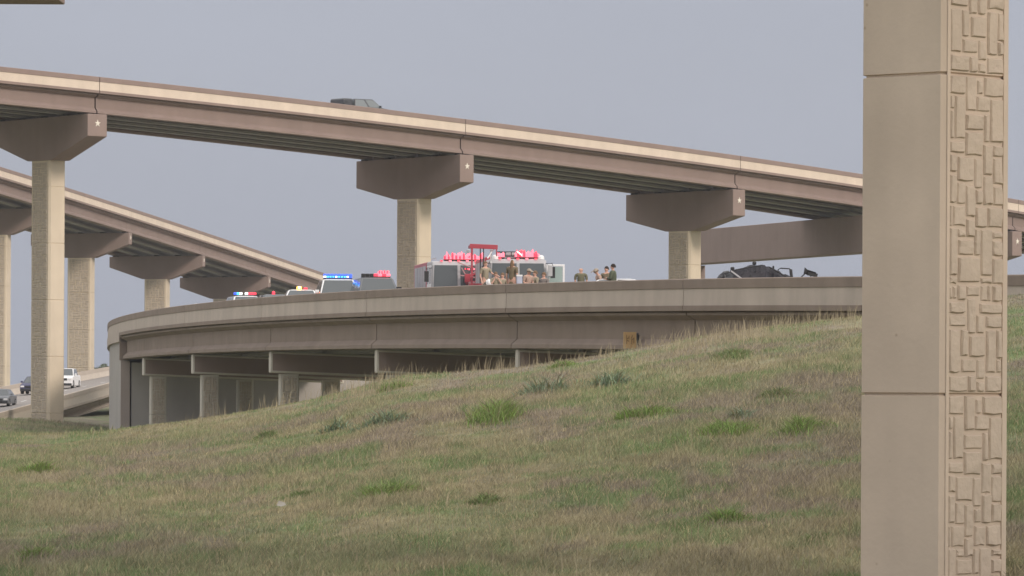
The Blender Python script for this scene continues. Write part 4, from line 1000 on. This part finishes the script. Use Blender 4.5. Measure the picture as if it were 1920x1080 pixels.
def skin_obj(name, verts, edges, radii, m, parent, root_i=0, sub=1):
    me = bpy.data.meshes.new(name); me.from_pydata(verts, edges, [])
    o = link(name, me, m, parent)
    sk = o.modifiers.new('skin', 'SKIN'); sk.use_smooth_shade = True
    if not me.skin_vertices: 
        bm = bmesh.new(); bm.from_mesh(me); bm.verts.layers.skin.verify(); bm.to_mesh(me); bm.free()
    for i, r_ in enumerate(radii):
        d = me.skin_vertices[0].data[i]; d.radius = (r_, r_) if not isinstance(r_, tuple) else r_; d.use_root = (i == root_i)
    sb = o.modifiers.new('sub', 'SUBSURF'); sb.levels = sub; sb.render_levels = sub
    return o
def person(label, u, w, face=0.0, H=1.76, top='tan', legs='trou', hair='brh', hat=None, lean=0.0, arms='down', longhair=False, head_tilt=0.0, long_sleeve=False, group='people standing on the curved bridge', wide=1.0, step=0.0):
    root = empty('person', label=label, cat='person', group=group); k = H / 1.76
    le = lean
    def up(x, y, z):      # bend forward about the hips
        dz = z - 0.95
        if dz > 0: y, z = y - math.sin(le) * dz, 0.95 + math.cos(le) * dz
        return Vector((x * k, y * k, z * k))
    pel, wst, chs, shc, nck = up(0, 0, .95), up(0, -.01, 1.12), up(0, -.01, 1.32), up(0, 0, 1.44), up(0, -.005, 1.52)
    ht = head_tilt
    def hd(x, y, z):      # head points, tilted forward about the neck
        dy, dz = y, z - 1.54; y2 = dy * math.cos(ht) - dz * math.sin(ht); z2 = dy * math.sin(ht) + dz * math.cos(ht)
        return up(x, y2, z2 + 1.54) if True else None
    jaw, mid, crown = hd(0, -.015, 1.585), hd(0, -.005, 1.665), hd(0, .005, 1.72)
    verts = [pel, wst, chs, shc, nck, jaw, mid, crown]; ed = [(0, 1), (1, 2), (2, 3), (3, 4), (4, 5), (5, 6), (6, 7)]
    rad = [.135, .115, .14, .10, .056, .066, .088, .062]
    def add(p, par, r_): verts.append(p); rad.append(r_); ed.append((par, len(verts) - 1)); return len(verts) - 1
    ears = [add(hd(s_ * .088, .01, 1.655), 6, .018) for s_ in (-1, 1)]
    nose = add(hd(0, -.105, 1.650), 6, .016)
    shirtv, shirte, shirtr = [up(0, 0, .90), wst, chs, shc, up(0, 0, 1.49)], [(0, 1), (1, 2), (2, 3), (3, 4)], [.155 * wide, .135 * wide, .155 * wide, .115, .07]
    for s_ in (-1, 1):
        sh = up(s_ * .19 * wide, 0, 1.43)
        if arms == 'down': el, wr_ = up(s_ * .245, .03, 1.15), up(s_ * .25, -.05, .91)
        elif arms == 'folded': el, wr_ = up(s_ * .26, -.06, 1.17), up(-s_ * .02, -.24, 1.19 + .03 * s_)
        elif arms == 'face': el, wr_ = up(s_ * .22, -.20, 1.22), up(s_ * .07, -.20, 1.48)
        elif arms == 'point': el, wr_ = (up(s_ * .27, -.12, 1.24), up(s_ * .36, -.35, 1.16)) if s_ > 0 else (up(s_ * .245, .03, 1.15), up(s_ * .25, -.08, .93))
        elif arms == 'write': el, wr_ = up(s_ * .25, -.03, 1.18), up(s_ * .08, -.28, 1.12)
        si = add(sh, 3, .062); ei = add(el, si, .043); wi = add(wr_, ei, .029)
        d = (wr_ - el).normalized(); pal = wr_ + d * .075 * k; pi = add(pal, wi, .034)
        side = d.cross(Vector((0, 0, 1))); side = side.normalized() if side.length > .2 else Vector((0, 1, 0)); inn = Vector((0, -1, 0)) if abs(d.y) < .6 else Vector((0, 0, -1))
        for j, (o_, l_) in enumerate(((-.028, .070), (-.010, .080), (.010, .076), (.028, .060))):
            a1 = pal + side * o_ * k + d * .02 * k; a2 = a1 + (d * .9 + inn * .3).normalized() * l_ * .5 * k; a3 = a2 + (d * .7 + inn * .7).normalized() * l_ * .5 * k
            f_ = add(a1, pi, .010); f_ = add(a2, f_, .009); add(a3, f_, .0075)
        th = add(wr_ + d * .03 * k + side * .035 * k, wi, .011); add(verts[th] + (d + side * .6 + inn * .3).normalized() * .045 * k, th, .009)
        # sleeve
        n_ = len(shirtv); shirtv.append(sh); shirtr.append(.078); shirte.append((3, n_))
        shirtv.append(el if long_sleeve else sh.lerp(el, .85)); shirtr.append(.056); shirte.append((n_, n_ + 1))
        if long_sleeve: shirtv.append(el.lerp(wr_, .92)); shirtr.append(.042); shirte.append((n_ + 1, n_ + 2))
        hp = add(up(s_ * .095, 0, .90), 0, .10); kn = add(Vector((s_ * .11, -.02, .49)) * k, hp, .062); an = add(Vector((s_ * .115, .02, .10)) * k, kn, .04); add(Vector((s_ * .13, -.13, .045)) * k, an, .036)
    skin_obj('body', verts, ed, [r_ * k if not isinstance(r_, tuple) else r_ for r_ in rad], S['skin'], root)
    skin_obj('shirt', shirtv, shirte, [r_ * k for r_ in shirtr], S[top], root)
    tv, te, tr_ = [up(0, 0, .98), up(0, 0, .90)], [(0, 1)], [.14, .13]
    for s_ in (-1, 1):
        n_ = len(tv); tv += [Vector((s_ * .10, 0, .86)) * k, Vector((s_ * .11, -.02, .49)) * k, Vector((s_ * .115, .02, .09)) * k]; tr_ += [.112, .078, .065]; te += [(1, n_), (n_, n_ + 1), (n_ + 1, n_ + 2)]
    skin_obj('trousers', tv, te, [r_ * k for r_ in tr_], S[legs], root)
    for s_ in (-1, 1):
        MB().box(hd(s_ * .033, -.088, 1.668), (.02, .012, .012)).build('eye', S['eye'], root, bevel=.004)
        fo = MB().box((s_ * .13 * k, -.06 * k, .045 * k), (.10, .27, .09)).build('shoe', S['hair'], root, bevel=.03)
    MB().box(hd(0, -.088, 1.60), (.045, .012, .012)).build('mouth', S['lip'], root, bevel=.004)
    c0 = hd(0, .012, 1.685)
    def dome(rx, ry, rz, z_lo, m, nm, c=c0, back=0.0):
        vs, fs = [], []; nu, nv = 14, 6
        for j in range(nv + 1):
            ph = math.pi / 2 * j / nv
            for i_ in range(nu):
                a = 2 * math.pi * i_ / nu; fr_ = max(0, -math.sin(a)); lo_ = z_lo * (1 - .9 * fr_)
                x_, y_ = rx * math.cos(a) * math.sin(ph), ry * math.sin(a) * math.sin(ph)
                z_ = rz * math.cos(ph) - lo_ * (ph / (math.pi / 2)) ** 2
                y2, z2 = y_ * math.cos(ht + le) - z_ * math.sin(ht + le), y_ * math.sin(ht + le) + z_ * math.cos(ht + le)
                vs.append(c + Vector((x_, y2, z2)))
        for j in range(nv):
            for i_ in range(nu): fs.append((j * nu + i_, j * nu + (i_ + 1) % nu, (j + 1) * nu + (i_ + 1) % nu, (j + 1) * nu + i_))
        return MB().add(vs, fs).build(nm, S[m], root, smooth=True)
    if hair: dome(.094, .108, .092, .06 if not longhair else .34, hair, 'hair')
    if hat:
        h_ = dome(.102, .116, .10, .0, hat, 'cap')
        MB().box(c0 + Vector((0, -.15, .0 - .04 * math.sin(ht + le))), (.15, .14, .015), rot=Matrix.Rotation(ht + le, 3, 'X')).build('brim', S[hat], h_, bevel=.005)
    place(L, root, u, w, eL, **LQ); root.rotation_euler = (0, 0, face); root.location.z += step
    return root
PI = math.pi
person('person in tan uniform standing beside the ladder basket, arm held out', 911, 4.3, face=R(35), top='tan', hair='brh', arms='point', H=1.80, step=.60)
person('person in tan shirt with both hands raised to the face', 930, 2.6, face=R(10), top='tan', hair='brh', arms='face', H=1.70)
person('second person in tan right behind the one with raised hands', 943, 3.4, face=R(-20), top='tan', hair='brh', arms='folded', H=1.74, long_sleeve=True)
person('tallest person in a brown top with long hair in front of the fire engine', 960, 2.0, face=R(150), top='brown', legs='brown', hair='brh', longhair=True, arms='down', H=1.86, step=.24)
person('person in rosy tan shirt with cap leaning forward before the right windscreen', 989, 2.4, face=R(40), top='pinkt', hair='brh', hat='cap', arms='write', H=1.74, lean=R(8), head_tilt=R(15))
person('person in tan behind the one with the cap, facing left', 1003, 3.4, face=R(-60), top='tan', hair='brh', arms='folded', H=1.76)
person('short person in grey tan clothes by the open engine door', 1021, 2.6, face=R(-30), top='grey', hair='brh', arms='folded', H=1.58)
person('bareheaded person in olive shirt seen from behind, standing alone', 1090, 2.0, face=PI, top='olive', hair=None, arms='down', H=1.66, wide=1.2)
person('person in pale tan shirt and cap bending left, head down', 1128, 2.2, face=R(-75), top='pinkt', hair='brh', hat='cap', arms='write', H=1.60, lean=R(14), head_tilt=R(25))
person('dark haired person in brown shirt between the bending one and the green shirt', 1138, 2.8, face=R(-25), top='brown', hair='hair', arms='folded', H=1.74)
person('dark haired person in dark green shirt at the right of the standing group', 1148, 2.2, face=R(-100), top='green', hair='hair', arms='folded', H=1.76, long_sleeve=True, wide=1.15)
# boxes carried among the people
bx = MB().box((0, 0, .35), (.22, .22, .32)).build('cooler_box', mat('pale_blue_plastic', (.42, .45, .55), rough=.5), bevel=.02)
tag(bx, 'pale cool box with white lid held up beside the tallest person', 'cool box'); place(L, bx, 972.5, 1.6, eL, **LQ); bx.location.z += .86; bx.rotation_euler = (0, 0, .1)
MB().box((0, 0, .525), (.24, .24, .07)).build('lid', V['white'], bx, bevel=.01)
st_ = empty('utility_stand', label='folding stand under the cool box hidden by the parapet', cat='stand')
bpy.data.objects.remove(st_)
hm = empty('white_helmet', label='white helmet carried between the two tan clothed people', cat='helmet')
vs, fs = [], []
for j in range(6):
    ph = math.pi / 2 * j / 5
    for i_ in range(12): a = 2 * math.pi * i_ / 12; vs.append((.14 * math.cos(a) * math.sin(ph), .17 * math.sin(a) * math.sin(ph), .14 * math.cos(ph)))
for j in range(5):
    for i_ in range(12): fs.append((j * 12 + i_, j * 12 + (i_ + 1) % 12, (j + 1) * 12 + (i_ + 1) % 12, (j + 1) * 12 + i_))
MB().add(vs, fs).build('shell', V['white'], hm, smooth=True); MB().tube([(.15 * math.cos(a), .19 * math.sin(a), 0) for a in [2 * math.pi * i_ / 16 for i_ in range(17)]], .012, 6, caps=False).build('brim', V['white'], hm)
place(L, hm, 919, 3.3, eL, **LQ); hm.location.z += 1.33; hm.rotation_euler = (R(60), 0, .3)

# distant tree tips beyond the far road
def tree(u, v, Y, r_, seed):
    c = unproj(u, v, Y); rr = np.random.RandomState(seed); root = empty('distant_tree', (c.x, c.y, -6), label='tiny distant tree line tip above the far road barrier' , cat='tree', group='distant trees')
    h_ = c.z + 6
    MB().tube([(0, 0, 0), (.1, 0, h_ * .5), (0, .1, h_ * .8)], [.4, .28, .1], 7).build('trunk', S['brh'], root)
    n = 1500; d = rr.normal(0, 1, (n, 3)); d /= np.linalg.norm(d, axis=1)[:, None]; d *= (rr.rand(n, 1) ** .4) * r_ * (1 + .3 * np.sin(d[:, :1] * 5))
    vs = []; fs = []
    for i_ in range(n):
        a = d[i_] * [1.3, 1.3, .8] + [0, 0, h_ - r_ * .8]; e_ = rr.normal(0, .28, (3, 3)); vs += [tuple(a + e_[q]) for q in range(3)]; fs.append((3 * i_, 3 * i_ + 1, 3 * i_ + 2))
    MB().add(vs, fs).build('crown', M_tree, root)
M_tree = mat('distant_foliage', (.10, .12, .08), var=.3, scale=1)
tree(188, 687, 800, 1.6, 1)

# ------------------------------------------------------------------ the air between us and the far flyovers
me = bpy.data.meshes.new('haze'); hb_ = MB().box((0, 550, 46.5), (2400, 2100, 109)); me.from_pydata(hb_.v, [], hb_.f)
hm_ = bpy.data.materials.new('haze_air'); hm_.use_nodes = True; n = hm_.node_tree; n.nodes.clear()
o_ = n.nodes.new('ShaderNodeOutputMaterial'); pv = n.nodes.new('ShaderNodeVolumePrincipled')
pv.inputs['Color'].default_value = (0.86, 0.88, 0.93, 1); pv.inputs['Density'].default_value = 0.00016; pv.inputs['Anisotropy'].default_value = 0.2
n.links.new(pv.outputs[0], o_.inputs['Volume'])
tag(link('haze', me, hm_), kind='stuff')
